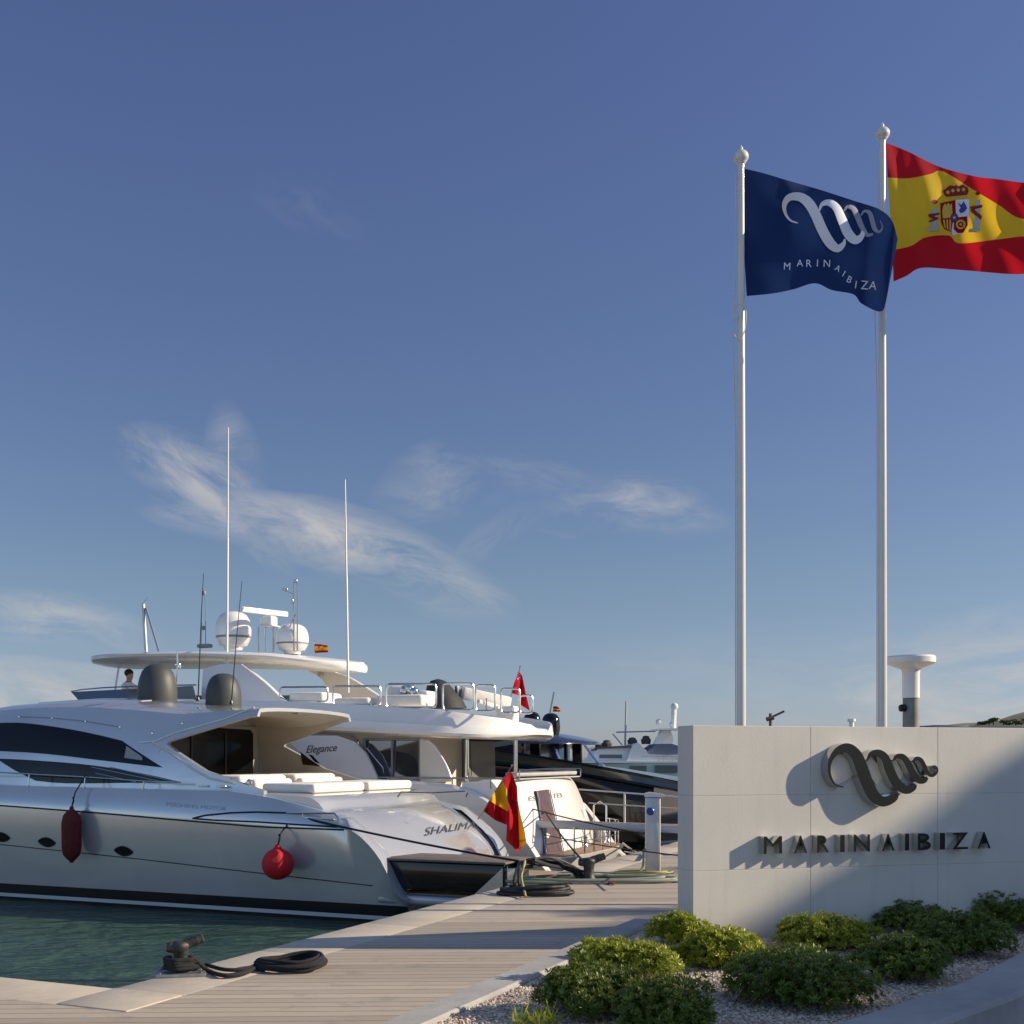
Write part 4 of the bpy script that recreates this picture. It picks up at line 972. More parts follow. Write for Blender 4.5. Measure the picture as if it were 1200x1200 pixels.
# flybridge deck and bulwark
bot = [(3.12, 3.10), (3.6, 2.98), (4.3, 3.0), (5.7, 3.06), (6.9, 3.14), (9, 3.2), (16, 3.3)]
topf = [(3.12, 3.18), (3.2, 3.31), (3.5, 3.42), (4.4, 3.56), (6, 3.70), (8, 3.82), (10, 3.9), (12, 3.97), (14, 4.0), (16.5, 3.7)]
def hw2(s, in_=0):
    if s < 6.2: return (2.6 - in_) * max(.0, 1 - (max(0, 6.2 - s) / 3.1) ** 3.0) ** .5 + .005
    if s > 11: return max(.1, (2.6 - in_) * (1 - ((s - 11) / 5.6) ** 2.3))
    return 2.6 - in_
secs = []; sx = [3.101, 3.11, 3.13, 3.16, 3.2, 3.27, 3.36, 3.5, 3.7, 3.95, 4.3, 4.7, 5.2, 5.8, 6.4] + [7.2 + k for k in range(10)]
for s_ in sx:
    h = hw2(s_); zb, zt = interp(bot, s_), interp(topf, s_); d = zt - zb
    hp = [(h * .93, zb), (h * .985, zb + d * .08), (h, zb + d * .2), (h - .015, zb + d * .26), (h - .02, zb + d * .45), (h - .045, zb + d * .5), (h - .07, zb + d * .85), (max(h - .10, .01), zt), (max(h - .2, .005), zt), (max(h - .22, .003), zt - d * .35)]
    secs.append([(s_, a, b) for a, b in hp] + [(s_, -a, b) for a, b in hp[::-1]])
m_ = MB(); m_.loft(secs); A2.b(m_, 'flybridge', white, ang=35)
m_ = MB()
for s0_, s1_ in ((13.2, 14.4),):
    for sg in (1, -1): m_.prism([(10.5, 3.9), (14.6, 3.9), (15.6, 4.28), (10.6, 4.22)], lambda x, z, o, sg=sg: (x, sg * (max(.15, hw2(min(x, 15.6))) - .1 + o), z), 0, .02)
wsn = A2.b(m_, 'windscreen', mat('tinted screen', (.10, .14, .17), .05, .3))
m_ = MB(); 
for sg in (1, -1): m_.tube([(x, sg * (max(.15, hw2(min(x, 15.6))) - .08), 4.24 + (x - 10.5) * .010) for x in [10.5, 11.5, 12.5, 13.5, 14.6, 15.6]], .018, 6)
m_.build('frame', steel, wsn, shift=(A2.s0, 0, 0))
# hardtop
htZ = [(7.6, 4.70), (8.2, 4.80), (9.2, 4.92), (11, 5.01), (13, 5.06), (15.4, 5.12)]
def hth(s):
    t = (s - 11.5) / 3.9; return 2.0 * max(.0, 1 - abs(t) ** 2.5) ** .6
secs = []
for k in range(37):
    s_ = 11.5 - 3.895 * math.cos(math.pi * k / 36); h = max(.02, hth(s_)); z = interp(htZ, s_)
    secs.append([(s_, h * .9, z - .10), (s_, h * .985, z - .05), (s_, h, z), (s_, h * .97, z + .045), (s_, h * .85, z + .075), (s_, 0, z + .13), (s_, -h * .85, z + .075), (s_, -h * .97, z + .045), (s_, -h, z), (s_, -h * .985, z - .05), (s_, -h * .9, z - .1), (s_, 0, z - .10 - .12 * min(1, h / 1.5))])
m_ = MB(); m_.loft(secs); ht = A2.b(m_, 'hardtop', white, ang=40)
# arch legs
fn_a = lambda x, z: 1.9
archn = dens([(238, 784), (262, 778), (283, 779)]) + dens([(283, 779), (310, 800), (334, 822), (352, 827), (380, 829)])[1:] + [(380, 840), (240, 840), (236, 812)]
pl = [A2.L(u, v, 1.9) for u, v in archn]
m_ = MB(); m_.prism(pl, lambda x, z, o: (x, 1.9 + o, z), -.16, 0); A2.b(m_, 'hardtop_leg', mat('white gelcoat painted shaded', (.5, .5, .5)), ang=30)  # unlit white leg, its shade painted in as grey
m_ = MB(); m_.tube([A2.P(u, v, 1.93) for u, v in dens([(283, 779), (310, 800), (334, 822), (350, 828)])], .022, 8); A2.b(m_, 'leg_edge', white)
far = dens([(362, 786), (378, 796), (390, 815), (404, 829)]) + [(470, 829)] + dens([(470, 829), (452, 820), (430, 806), (408, 793), (392, 787), (404, 781)])[1:]
pl = [A2.L(u, v, -1.9) for u, v in far]
m_ = MB(); m_.prism(pl, lambda x, z, o: (x, -1.9 + o, z), -.12, 0.04); lg2 = A2.b(m_, 'hardtop_leg', cream, ang=30)
m_ = MB(); p = A2.P(376, 790, -1.84); m_.lathe([(.085, 0), (.085, .02), (.06, .03), (.06, .02), (.01, .02)], p, 18, axis=Matrix.Rotation(R(-90), 3, 'X')); m_.build('speaker', steel, lg2, shift=(A2.s0, 0, 0))
m_ = MB(); m_.tube([A2.P(139, 783, .9), A2.P(134, 815, 1.0)], .03, 8); m_.tube([A2.P(139, 783, -.9), A2.P(134, 815, -1.0)], .03, 8); A2.b(m_, 'front_post', steel)
# things on the hardtop
for u, r_px, top, bot, y in ((273.5, 21, 716.5, 758, .2), (342.5, 19.3, 731, 763, .2)):
    b0 = A2.P(u, bot, y); tz = A2.P(u, top, y).z; Yd = A2.W(*b0).y; r_ = r_px / F * Yd; h = tz - b0.z; m_ = MB()
    m_.lathe([(r_ * .5, -.08), (r_ * .55, 0), (r_ * .78, h * .03), (r_ * .95, h * .22), (r_ * .97, h * .235)], b0, 36, 0)
    m_.lathe([(r_ * .97, h * .235), (r_ * .975, h * .30)], b0, 36, 1)
    m_.lathe([(r_ * .985, h * .30), (r_, h * .42), (r_ * .985, h * .58), (r_ * .9, h * .76), (r_ * .74, h * .89), (r_ * .5, h * .965), (r_ * .25, h * .995), (.004, h)], b0, 36, 0)
    A2.b(m_, 'satellite_dome', [white, greyp], ang=60)
rd = A2.P(315, 722, .2)
m_ = MB(); a, b = A2.P(283, 714, .9), A2.P(337, 720, -.6); m_.beam(a, b, .07, .14, bev=.03); m_.box(A2.P(315, 728, .15), (.34, .3, .24), bev=.05, seg=3); m_.box(A2.P(315, 734, .15), (.42, .36, .03)); rad = A2.b(m_, 'radar_scanner', white, ang=40)
m_ = MB()
for u, y in ((303, .3), (311, .1), (321, .1), (320, -.15)): m_.tube([A2.P(u, 734, y), A2.P(u, 764, y)], .018, 6)
m_.build('legs', steel, rad, shift=(A2.s0, 0, 0))
m_ = MB(); 
for u in (344.5, 348.5): m_.tube([A2.P(u, 682, .5), A2.P(u, 763, .5)], .017, 6)
m_.box(A2.P(347, 681, .5), (.1, .08, .06)); m_.tube([A2.P(346, 720, .5), A2.P(330, 758, .5)], .012, 6); m_.tube([A2.P(344, 696, .5), A2.P(330, 691, .5)], .008, 6); m_.box(A2.P(334, 691, .5), (.14, .02, .05)); m_.box(A2.P(343, 705, .5), (.06, .06, .1))
A2.b(m_, 'signal_mast', steel)
m_ = MB(); m_.tube([A2.P(240.5, 692, .6), A2.P(241, 757, .6)], .010, 6); m_.tube([A2.P(237, 695, .6), A2.P(236, 757, .6)], .006, 6); m_.box(A2.P(239, 695, .6), (.09, .07, .1)); m_.box(A2.P(238, 736, .6), (.08, .06, .1)); m_.box(A2.P(240, 757, .6), (.35, .2, .09), bev=.03); A2.b(m_, 'aerial_bracket', greyp)
for u0, v0, u1, v1, y in ((267.5, 501, 266, 786, 1.6), (404.5, 562, 408, 812, 1.7)):
    m_ = MB(); a, b = A2.P(u0, v0, y), A2.P(u1, v1, y); m_.tube([a, a.lerp(b, .45), a.lerp(b, .46), b], [.012, .020, .026, .03], 8); A2.b(m_, 'long_aerial', white)
m_ = MB(); m_.tube([A2.P(168, 708, -.4), A2.P(171.5, 765, -.4)], .05, 8); m_.tube([A2.P(171, 712, -.4), A2.P(186.5, 764, -.4)], .028, 6); m_.tube([A2.P(167, 708, -.4), A2.P(171.5, 702, -.4), A2.P(173, 700, -.4)], .008, 5); A2.b(m_, 'folding_mast', steel)
# rails of the fly deck
def rail_loop(u0, u1, v0, v1, y, cut=0):
    r_ = 4; pts = [(u0 + r_, v0), (u1 - r_, v0), (u1 - 1, v0 + 1), (u1, v0 + r_), (u1, v1 - r_), (u1 - 1, v1 - 1), (u1 - r_, v1), (u0 + r_ + cut, v1), (u0 + 1, v1 - 1 - cut * .6), (u0, v1 - r_ - cut * .8), (u0, v0 + r_), (u0 + 1, v0 + 1)]
    m = MB(); m.tube([A2.P(u, v, y) for u, v in pts], .022, 8, closed=True); return A2.b(m, 'fly_rail', chrome)
for u0, u1, v0, v1, y, c in [(328, 384, 805, 822, 2.3, 6), (390, 446, 804, 826, 2.3, 0), (452.5, 511, 801.5, 829, 2.35, 0), (519, 555, 801, 832, 2.2, 0), (557.5, 580, 803, 833, 1.9, 0), (587, 609, 807, 835, 1.2, 0), (609, 624, 815, 836, 0, 0)]: rail_loop(u0, u1, v0, v1, y, c)
m_ = MB()
for u in (345, 370, 405, 435, 465, 500): m_.tube([A2.P(u, 824, 2.35), A2.P(u, 834, 2.35)], .018, 6)
A2.b(m_, 'rail_feet', chrome)
m_ = MB(); m_.box(A2.P(478, 822, 1.6), (1.1, .9, .25), bev=.08, seg=3); m_.box(A2.P(470, 812, 1.2), (.5, .5, .3), bev=.12, seg=4); m_.box(A2.P(500, 818, 1.5), (.3, .5, .3), bev=.08, seg=3); m_.box(A2.P(370, 820, 1.2), (.9, .9, .3), bev=.08, seg=3); m_.box(A2.P(425, 824, 1.2), (.9, 1.1, .2), bev=.08, seg=3); A2.b(m_, 'fly_seating', cushion, ang=50)
m_ = MB()
for u, v in [(474, 809), (480, 807), (485, 811)]: m_.lathe([(.06, 0), (.1, .06), (.11, .14), (.07, .2), (.01, .22)], A2.P(u, v + 6, 1.5), 12)
A2.b(m_, 'deck_fitting', chrome, ang=60)
cov = MB(); c0 = A2.P(520, 830, .9); secs = []
for k, (z, rx, ry, ox) in enumerate([(0, .42, .5, -.05), (.15, .40, .48, -.02), (.35, .32, .4, .06), (.5, .24, .33, .12), (.6, .15, .22, .13), (.64, .03, .05, .13)]):
    secs.append([(c0.x + ox + rx * math.cos(6.2832 * j / 16) * (1 + .08 * math.sin(j * 3 + k)), c0.y + ry * math.sin(6.2832 * j / 16), c0.z + z) for j in range(16)])
cov.loft(secs); A2.b(cov, 'covered_console', mat('black canvas', (.014, .014, .016), .7, bump=.5, bscale=9), ang=60)
m_ = MB(); m_.beam(A2.P(541, 812, .5), A2.P(597, 824, -.3), .28, .26, bev=.05); m_.beam(A2.P(560, 822, .6), A2.P(598, 833, -.2), .12, .1, bev=.03); m_.box(A2.P(595, 838, -.1), (.4, .4, .4), bev=.05); crn = A2.b(m_, 'tender_crane', cushion, ang=40)
m_ = MB(); m_.box(A2.P(538, 812, .5), (.08, .3, .3)); m_.tube([A2.P(536, 806, .5), A2.P(536, 830, .5)], .02, 6); m_.tube([A2.P(570, 818, .5), A2.P(570, 834, .5)], .015, 6); m_.build('crane_fitting', steel, crn, shift=(A2.s0, 0, 0))
# passerelle over the quay with its railing
m_ = MB(); a, b = A2.P(613, 965, 1.3), A2.P(815, 972, 1.3); m_.beam(a, b, .42, .15, bev=.03); ps = A2.b(m_, 'passerelle', mat('passerelle grey', (.42, .43, .46), .35, .3))
m_ = MB(); d = (b - a); m_.beam(a + Vector((.0, 0, .075)), b + Vector((0, 0, .075)), .34, .018, bev=.004); m_.build('tread', teak, ps, shift=(A2.s0, 0, 0))
m_ = MB(); a2, b2 = A2.P(678, 925, 1.05), A2.P(836, 937, 1.05); m_.tube([a2, b2], .016, 8); a3, b3 = A2.P(690, 941, 1.05), A2.P(836, 950, 1.05); m_.tube([a3, b3], .012, 8); 
for u in (732, 800): m_.tube([A2.P(u, 928.5 + (u - 732) * .075, 1.05), A2.P(u, 968, 1.05)], .02, 8)
m_.build('handrail', mat('pale rail', (.66, .63, .58), .35, .2), ps, shift=(A2.s0, 0, 0))

# ================================================================== BLACK SPORT YACHT
A3 = Boat(24.0, 1.6, 'black_yacht', 'gloss black sport yacht with black domes and open hardtop, behind the white flybridge yacht')
def shz3(s): return interp([(.9, 1.80), (2.56, 2.1), (4.31, 2.35), (6.15, 2.52), (8, 2.66), (12, 2.8), (16, 2.9), (24, 3.3)], s)
def sec3(s):
    h = hb(s, 2.8, 14, 25, 2.2); sh = shz3(s); hw = 2.55 * h / 2.8; zk = -1 if s < 18 else -1 + (s - 18) * .2
    return [(0, zk), (hw, 0), (lerp(hw, h, .5), .5), (h, sh - .45), (h - .01, sh - .40), (h - .08, sh - .05), (h - .12, sh), (h - .3, sh)]
secs = [[(s_, a, b) for a, b in sec3(s_)] + [(s_, -a, b) for a, b in sec3(s_)[::-1][:-1]] for s_ in [1.6, 1.7, 2, 2.5, 3, 4, 5, 6, 7, 8, 9, 10, 11, 12, 13, 14, 15, 16, 17, 18, 19, 20, 21, 22, 23, 24, 24.8]]
m_ = MB(); m_.loft(secs); A3.b(m_, 'hull', blackp, ang=30)
P3 = lambda u, v, y=2.8: A3.P(u, v, y)
m_ = MB(); m_.tube([(s_, 2.8, shz3(s_) - .42) for s_ in (1.7, 3, 5, 7, 9, 11, 13, 14)], .025, 6); A3.b(m_, 'rub_rail', trim)
f3 = lambda x, z: 2.76 - (z - 1.5) * .18
panel(A3, dens([(480, 877), (560, 878), (640, 889), (720, 903), (800, 918)]) + dens([(800, 927), (720, 912), (640, 899), (560, 890), (500, 886)]), f3, mat('greenish side glass', (.035, .05, .05), .08, .2, coat=.8), 'side_glazing', off0=.02, off1=.05, mirror=False)
m_ = MB()
for pts in ([(470, 876), (560, 877), (640, 888), (720, 902), (812, 920)], [(500, 887), (560, 891), (640, 900), (720, 913), (812, 930)]):
    m_.tube([A3.P(u, v, 2.78) for u, v in dens(pts)], .03, 6)
A3.b(m_, 'glazing_frame', blackp)
f3c = lambda x, z: 2.15
cab = dens([(500, 888), (520, 878), (548, 867), (575, 861), (600, 860)]) + [(606, 872), (606, 915), (500, 915)]
pl = [A3.L(u, v, 2.1) for u, v in cab]
m_ = MB(); m_.prism(pl, lambda x, z, o: (x, 2.1 + o, z), -4.2, 0, step=None); A3.b(m_, 'cabin', navyp, ang=30)
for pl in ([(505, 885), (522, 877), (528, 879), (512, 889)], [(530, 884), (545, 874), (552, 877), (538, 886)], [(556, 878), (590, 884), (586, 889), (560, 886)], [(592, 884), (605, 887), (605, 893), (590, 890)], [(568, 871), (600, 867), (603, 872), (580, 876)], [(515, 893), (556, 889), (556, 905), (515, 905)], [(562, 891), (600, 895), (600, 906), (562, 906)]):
    panel(A3, pl, f3c, mat('glass with painted sky', (.22, .26, .27), .12, .5) if pl[0][1] < 886 else blackglass, 'cabin_window', off0=-.02, off1=.01, y0=2.1, mirror=False)  # upper panes carry a pale sky reflection in their colour
hp = [(560, 868), (596, 862), (625, 857), (650, 857.5), (675, 861), (690, 866), (697, 872), (680, 873), (640, 872), (600, 872)]
secs = []
for k in range(17):
    u = lerp(560, 697, k / 16); pth = A3.L(u, 868, 1.9); secs.append(pth[0])
s_a, s_b = A3.L(697, 871, 0)[0], A3.L(560, 871, 0)[0]
m_ = MB(); rows = []
for k in range(22):
    t = k / 21; s_ = lerp(s_a, s_b, t); h = 2.0 * max(.03, 1 - (1 - min(1, t * 3.2)) ** 2.4) ** .55; zt = lerp(0, .30, math.sin(min(1, t * 1.9) * math.pi / 2)); zb = A3.L(697, 872, 0)[1]
    rows.append([(s_, h, zb), (s_, h * .98, zb + .04), (s_, h * .85, zb + zt * .75 + .04), (s_, h * .5, zb + zt * .95 + .05), (s_, 0, zb + zt + .06), (s_, -h * .5, zb + zt * .95 + .05), (s_, -h * .85, zb + zt * .75 + .04), (s_, -h * .98, zb + .04), (s_, -h, zb)])
m_.loft(rows); A3.b(m_, 'hardtop', navyp, ang=45)
for u0, u1 in ((604, 614), (621, 632)):
    m_ = MB(); m_.prism([A3.L(u, v, 1.7) for u, v in ((u0, 870), (u1, 870), (u1 + 1, 908), (u0 + 1, 908))], lambda x, z, o: (x, 1.7 + o, z), -.1, 0); m_.prism([A3.L(u, v, 1.7) for u, v in ((u0, 870), (u1, 870), (u1 + 1, 908), (u0 + 1, 908))], lambda x, z, o: (x, -1.7 + o, z), -.1, 0); A3.b(m_, 'hardtop_pillar', blackp)
for u, rp_, top, bot, y in ((623.5, 10.3, 834, 856, -.3), (645.5, 10.8, 835.5, 858, .5)):
    b0 = A3.P(u, bot, y); h = A3.P(u, top, y).z - b0.z; r_ = rp_ / F * A3.W(*b0).y; m_ = MB(); m_.lathe([(r_ * .9, -.1), (r_ * .93, 0), (r_, h * .1), (r_, h * .5), (r_ * .9, h * .75), (r_ * .65, h * .92), (r_ * .3, h * .99), (.004, h)], b0, 32); A3.b(m_, 'satellite_dome', blackp, ang=60)
m_ = MB(); m_.tube([A3.P(649, 812, .6), A3.P(640, 857, .6)], .022, 6); m_.tube([A3.P(652.5, 829, .6), A3.P(652.5, 829.1, .6)], .01, 4); A3.b(m_, 'mast', steel)
for (a, b) in (((649, 873), (661, 902)), ((685, 873), (712, 909))):
    m_ = MB(); m_.tube([A3.P(*a, 1.6), A3.P(*b, 1.9)], .03, 6)
    if a[0] > 660: m_.tube([A3.P(*a, 1.6).lerp(A3.P(*b, 1.9), t) for t in (.6, .66, .74, .84, .9)], [.03, .09, .12, .07, .03], 8)
    A3.b(m_, 'canopy_strut', chrome, ang=50)
m_ = MB(); m_.box(A3.P(718, 914, 1.6), (1.05, .7, .32), bev=.05, seg=3); m_.box(A3.P(620, 893, .6), (.7, .8, .25), bev=.08, seg=3); m_.box(A3.P(620, 902, 1.0), (.9, .8, .22), bev=.08, seg=3); A3.b(m_, 'sun_cushion', orange, ang=50)
m_ = MB(); m_.box(A3.P(716, 921, 1.7), (1.4, .8, .08), bev=.02); A3.b(m_, 'cushion_base', white)
m_ = MB(); m_.box((1.1, 0, .35), (1.2, 4.8, .16), bev=.05); A3.b(m_, 'swim_platform', blackp)

for nm in ('rub_line', 'style_line', 'sunpad', 'cockpit_sofa', 'fly_seating', 'deck_fitting', 'sun_cushion', 'front_post', 'hardtop_pillar', 'hardtop_pillar.001', 'rail_feet', 'window_frame'):
    o_ = bpy.data.objects.get(nm)
    if o_: split_parts(o_)

# gear on the white yacht's stern
m_ = MB(); m_.tube([A2.P(u, v, -2.2) for u, v in [(664, 914), (664.5, 950), (665, 988)]], .022, 6); m_.tube([A2.P(u, v, -2.2) for u, v in [(664, 930), (650, 975)]], .008, 5); A2.b(m_, 'stern_post', steel)
for u, v, y, r_ in ((649, 1003, .9, .09), (712, 985, -1.6, .06), (686, 990, -.8, .05)):
    m_ = MB(); p = A2.P(u, v, y); m_.lathe([(r_ * 1.3, 0), (r_ * 1.3, .03), (r_ * .7, .07), (r_ * .65, .14), (r_, .19), (r_, .22), (.01, .25)], (p.x, p.y, p.z - .05), 16); A2.b(m_, 'capstan', chrome, ang=50)
m_ = MB()
for i in range(40):
    pass
pts = []
for i in range(70):
    a = i * .42; pts.append((2.35 + .10 * math.cos(a), -1.15 + .012 * math.sin(i * 1.3), .92 + .17 * math.sin(a)))
m_.tube(catmull(pts, 2), .012, 5); A2.b(m_, 'hanging_rope', mat('tan rope', (.35, .28, .19), .9), ang=80)
m_ = MB(); m_.box((2.75, .9, .82), (.3, .55, .38), bev=.05, seg=3); A2.b(m_, 'deck_box', white, ang=40)
m_ = MB(); m_.tube([(2.3, -1.9, .63), (2.3, -1.9, 1.5), (2.45, -1.9, 1.6), (2.6, -1.9, 1.5), (2.6, -1.9, .63)], .018, 8); A2.b(m_, 'boarding_handle', chrome)
# hatch and vents on the silver roof
m_ = MB(); pl = [(8.6, -1.0), (11.2, -.9), (11.2, .9), (8.6, 1.0)]
m_.prism(pl, lambda x, y, o: (x, y, interp(edgeZ, x) + .03 + (interp(crownZ, x) - interp(edgeZ, x) - .03) * math.sqrt(max(0, 1 - (y / interp(edgeY, x)) ** 2)) + o), -.01, .012, step=.25); A1.b(m_, 'roof_hatch', silver2)
for x_, y_ in ((6.4, 2.0), (6.0, 2.06)):
    m_ = MB(); m_.box((x_, y_ + .1, 2.12), (.22, .05, .03), bev=.012); A1.b(m_, 'cleat', chrome)
# ================================================================== SMALL THINGS ON AND AROUND THE YACHTS
def world_build(mb, name, m, loc, **k):
    """mesh given in world coordinates, origin moved to loc"""
    return mb.build(name, m, None, loc=loc, shift=loc, **k)
# fenders against the silver hull
def fender(u, vt, vb, wpx, round_, m, label, vrail):
    y = 2.5 + .02; Yd = A1.W(*A1.P(u, vt, y)).y; r_ = wpx / 2 / F * Yd; y += r_
    a, b = A1.P(u, vt, y), A1.P(u, vb, y); h = a.z - b.z; wp = A1.W(*a)
    root = empty('fender', wp, ROTB, label, 'fender', 'fabric covered fenders hanging from the silver hull')
    m_ = MB()
    if round_:
        pr = [(.03, .06), (.05, .02)] + [(r_ * math.sin(R(t)), -h / 2 + h / 2 * math.cos(R(t))) for t in range(18, 175, 13)] + [(.02, -h)]
    else:
        pr = [(.03, .06), (.04, .01), (r_ * .5, -.02), (r_ * .85, -.10), (r_, -.22), (r_ * 1.0, -h * .5), (r_ * .98, -h + .26), (r_ * .85, -h + .14), (r_ * .5, -h + .07), (.04, -h + .03), (.03, -h)]
    vs0 = len(m_.v); m_.lathe(pr, (0, 0, 0), 36)
    m_.v = [(x * (1 + .025 * math.sin(9 * math.atan2(yy, x)) * (1 if z < -.05 else 0)), yy * (1 + .025 * math.sin(9 * math.atan2(yy, x)) * (1 if z < -.05 else 0)), z) for x, yy, z in m_.v]
    m_.build('body', m, root, ang=70)
    l_ = MB(); zt = A1.P(u, vrail, 2.3).z - a.z; l_.tube([(0, 0, .05), (.01, -.1, zt * .5), (0, -(y - 2.33), zt)], .012, 6); l_.tube([(0, 0, .05), (-.03, -.02, .16), (.0, -.03, .22)], .014, 6)
    l_.build('lanyard', ropem, root)
fender(84, 949, 1011, 22.5, False, redfab2, 'dark red fabric covered cylindrical fender hanging on the silver hull', 908)
fender(325.5, 994, 1031, 37, True, redfab, 'bright red fabric covered ball fender hanging near the silver stern', 958)

# flags worn by the yachts
def boatflag(boat, y, staff, root_uv, label, polys, mats, wave, label_cat='flag'):
    w0 = boat.W(*boat.P(*root_uv, y)); Yd = w0.y
    root = empty('flag', w0, 0, label, label_cat)
    m_ = MB(); pts = [boat.W(*boat.P(u, v, y)) for u, v in staff]; m_.tube(pts, [.014, .010], 6); m_.lathe([(.02, 0), (.022, .02), (.003, .04)], pts[-1], 8); m_.build('staff', steel, root, shift=tuple(w0))
    m_ = MB()
    for poly, mi in polys: m_.prism(poly, lambda u, v, o: at_y(u, v, Yd + wave(u, v) - .02 + o) - w0, -.002, .002, step=4, mi=mi)
    m_.build('cloth', mats, root, ang=50, weld=False); return root
wv1 = lambda u, v: .10 * math.sin((u - 560) * .38 - (v - 900) * .05) * min(1, (v - 900) / 30) + .05 * math.sin(v * .11 + u * .2)
boatflag(A1, -2.0, [(560, 960), (600, 898)], (573, 940), 'large drooping red and yellow flag on a slanting staff at the silver stern',
    [([(598, 904), (600, 906), (606, 922), (607, 945), (596, 945), (594, 925), (590, 917), (588, 913)], 0), ([(588, 914), (590, 917), (594, 925), (596, 945), (595, 951), (573, 938)], 1),
     ([(573, 938), (595, 951), (594, 967), (580, 961), (567, 951)], 0), ([(596, 945), (607, 945), (609, 990), (607, 998), (593, 985), (594, 967), (595, 951)], 0), ([(606, 935), (610, 955), (615, 975), (617, 989), (609, 994), (607, 965)], 1), ([(609, 994), (612, 992), (607, 998), (602, 994)], 0)],
    [f_red, f_yel], wv1)
wv2 = lambda u, v: .10 * math.sin((u - 600) * .45 - v * .02) * min(1, (v - 783) / 20)
boatflag(A2, -.4, [(590, 842), (609.5, 782)], (600, 815), 'red ensign on a slanting staff at the flybridge stern rail',
    [([(608, 786), (612, 792), (616, 812), (621, 833), (610, 826), (608, 815), (599, 812), (603, 799)], 0), ([(608, 787), (611, 792), (612, 797), (605, 796)], 1), ([(607.6, 790), (609.4, 790), (610, 796), (606.5, 796)], 2)],
    [f_red, f_blue, f_white], wv2)
boatflag(A2, -.2, [(369, 768), (368, 752)], (369, 760), 'small red and yellow flag on the hardtop between dome and aerial',
    [([(368.5, 754.5), (376, 755), (384, 756.5), (384, 758.6), (376, 757.4), (368.5, 757)], 0), ([(368.5, 757), (376, 757.4), (384, 758.6), (384.5, 762), (376, 762), (368.5, 762.5)], 1), ([(368.5, 762.5), (376, 762), (384.5, 762), (384.5, 764.6), (376, 764.8), (368.5, 765.5)], 0), ([(373, 758), (377, 758), (377, 761.5), (373, 761.5)], 0)],
    [f_red, f_yel], lambda u, v: .03 * math.sin(u * .6))
boatflag(A3, .6, [(643, 845), (649, 812)], (648, 830), 'tiny faded flag on the mast of the black yacht',
    [([(648, 828), (652, 827.5), (656, 830), (655, 831), (648, 830)], 0), ([(648, 830), (655, 831), (657, 832.5), (648, 832)], 1), ([(648, 832), (657, 832.5), (656, 834), (648, 834)], 0)], [f_red, f_yel], lambda u, v: .02 * math.sin(u))

# a person sitting on the flybridge
def person_seated(boat, u, v, y):
    p = boat.P(u, v, y); w0 = boat.W(*p)
    b = bmesh.new(); sk = [(0, 0, 0, .15), (0, 0, .16, .15), (0, 0, .34, .17), (0, 0, .46, .13), (0, 0, .53, .06), (-.02, 0, .60, .075), (-.03, 0, .69, .10), (-.02, 0, .77, .085),
        (0, .18, .44, .065), (-.06, .27, .22, .05), (-.28, .22, .14, .04), (-.36, .18, .16, .035), (0, -.18, .44, .065), (-.06, -.27, .22, .05), (-.28, -.22, .14, .04), (-.36, -.18, .16, .035),
        (-.12, .1, -.02, .1), (-.45, .12, .0, .075), (-.48, .12, -.40, .05), (-.12, -.1, -.02, .1), (-.45, -.12, .0, .075), (-.48, -.12, -.40, .05)]
    ed = [(0, 1), (1, 2), (2, 3), (3, 4), (4, 5), (5, 6), (6, 7), (3, 8), (8, 9), (9, 10), (10, 11), (3, 12), (12, 13), (13, 14), (14, 15), (0, 16), (16, 17), (17, 18), (0, 19), (19, 20), (20, 21)]
    me = bpy.data.meshes.new('person'); me.from_pydata([s_[:3] for s_ in sk], ed, [])
    o = bpy.data.objects.new('person', me); COL.objects.link(o); md = o.modifiers.new('skin', 'SKIN'); 
    if not me.skin_vertices: me.skin_vertices.new()
    for i, s_ in enumerate(sk): me.skin_vertices[0].data[i].radius = (s_[3], s_[3]); me.skin_vertices[0].data[i].use_root = (i == 0)
    sb = o.modifiers.new('sub', 'SUBSURF'); sb.levels = sb.render_levels = 2
    dg = bpy.context.evaluated_depsgraph_get(); nm = bpy.data.meshes.new_from_object(o.evaluated_get(dg)); o.modifiers.clear(); o.data = nm; nm.name = 'person'
    for m in (skin, shirt, mat('dark trousers', (.03, .035, .05), .8)): nm.materials.append(m)
    for f in nm.polygons:
        c = f.center; f.use_smooth = True
        f.material_index = 0 if c.z > .51 or c.x < -.30 and c.z > .08 else (1 if c.z > .02 and c.x > -.30 else 2)
    o.location = w0; o.rotation_euler = (0, 0, ROTB)
    tag(o, 'person in a white shirt with dark hair sitting on the flybridge of the white yacht', 'person')
    h = MB(); h.lathe([(.02, -.115), (.10, -.02), (.115, .03), (.10, .08), (.05, .12), (.003, .13)], (0, 0, 0), 16)
    h.build('hair', hairm, o, loc=(.0, 0, .72), ang=60)
    return o
person_seated(A2, 151, 824, 1.0)

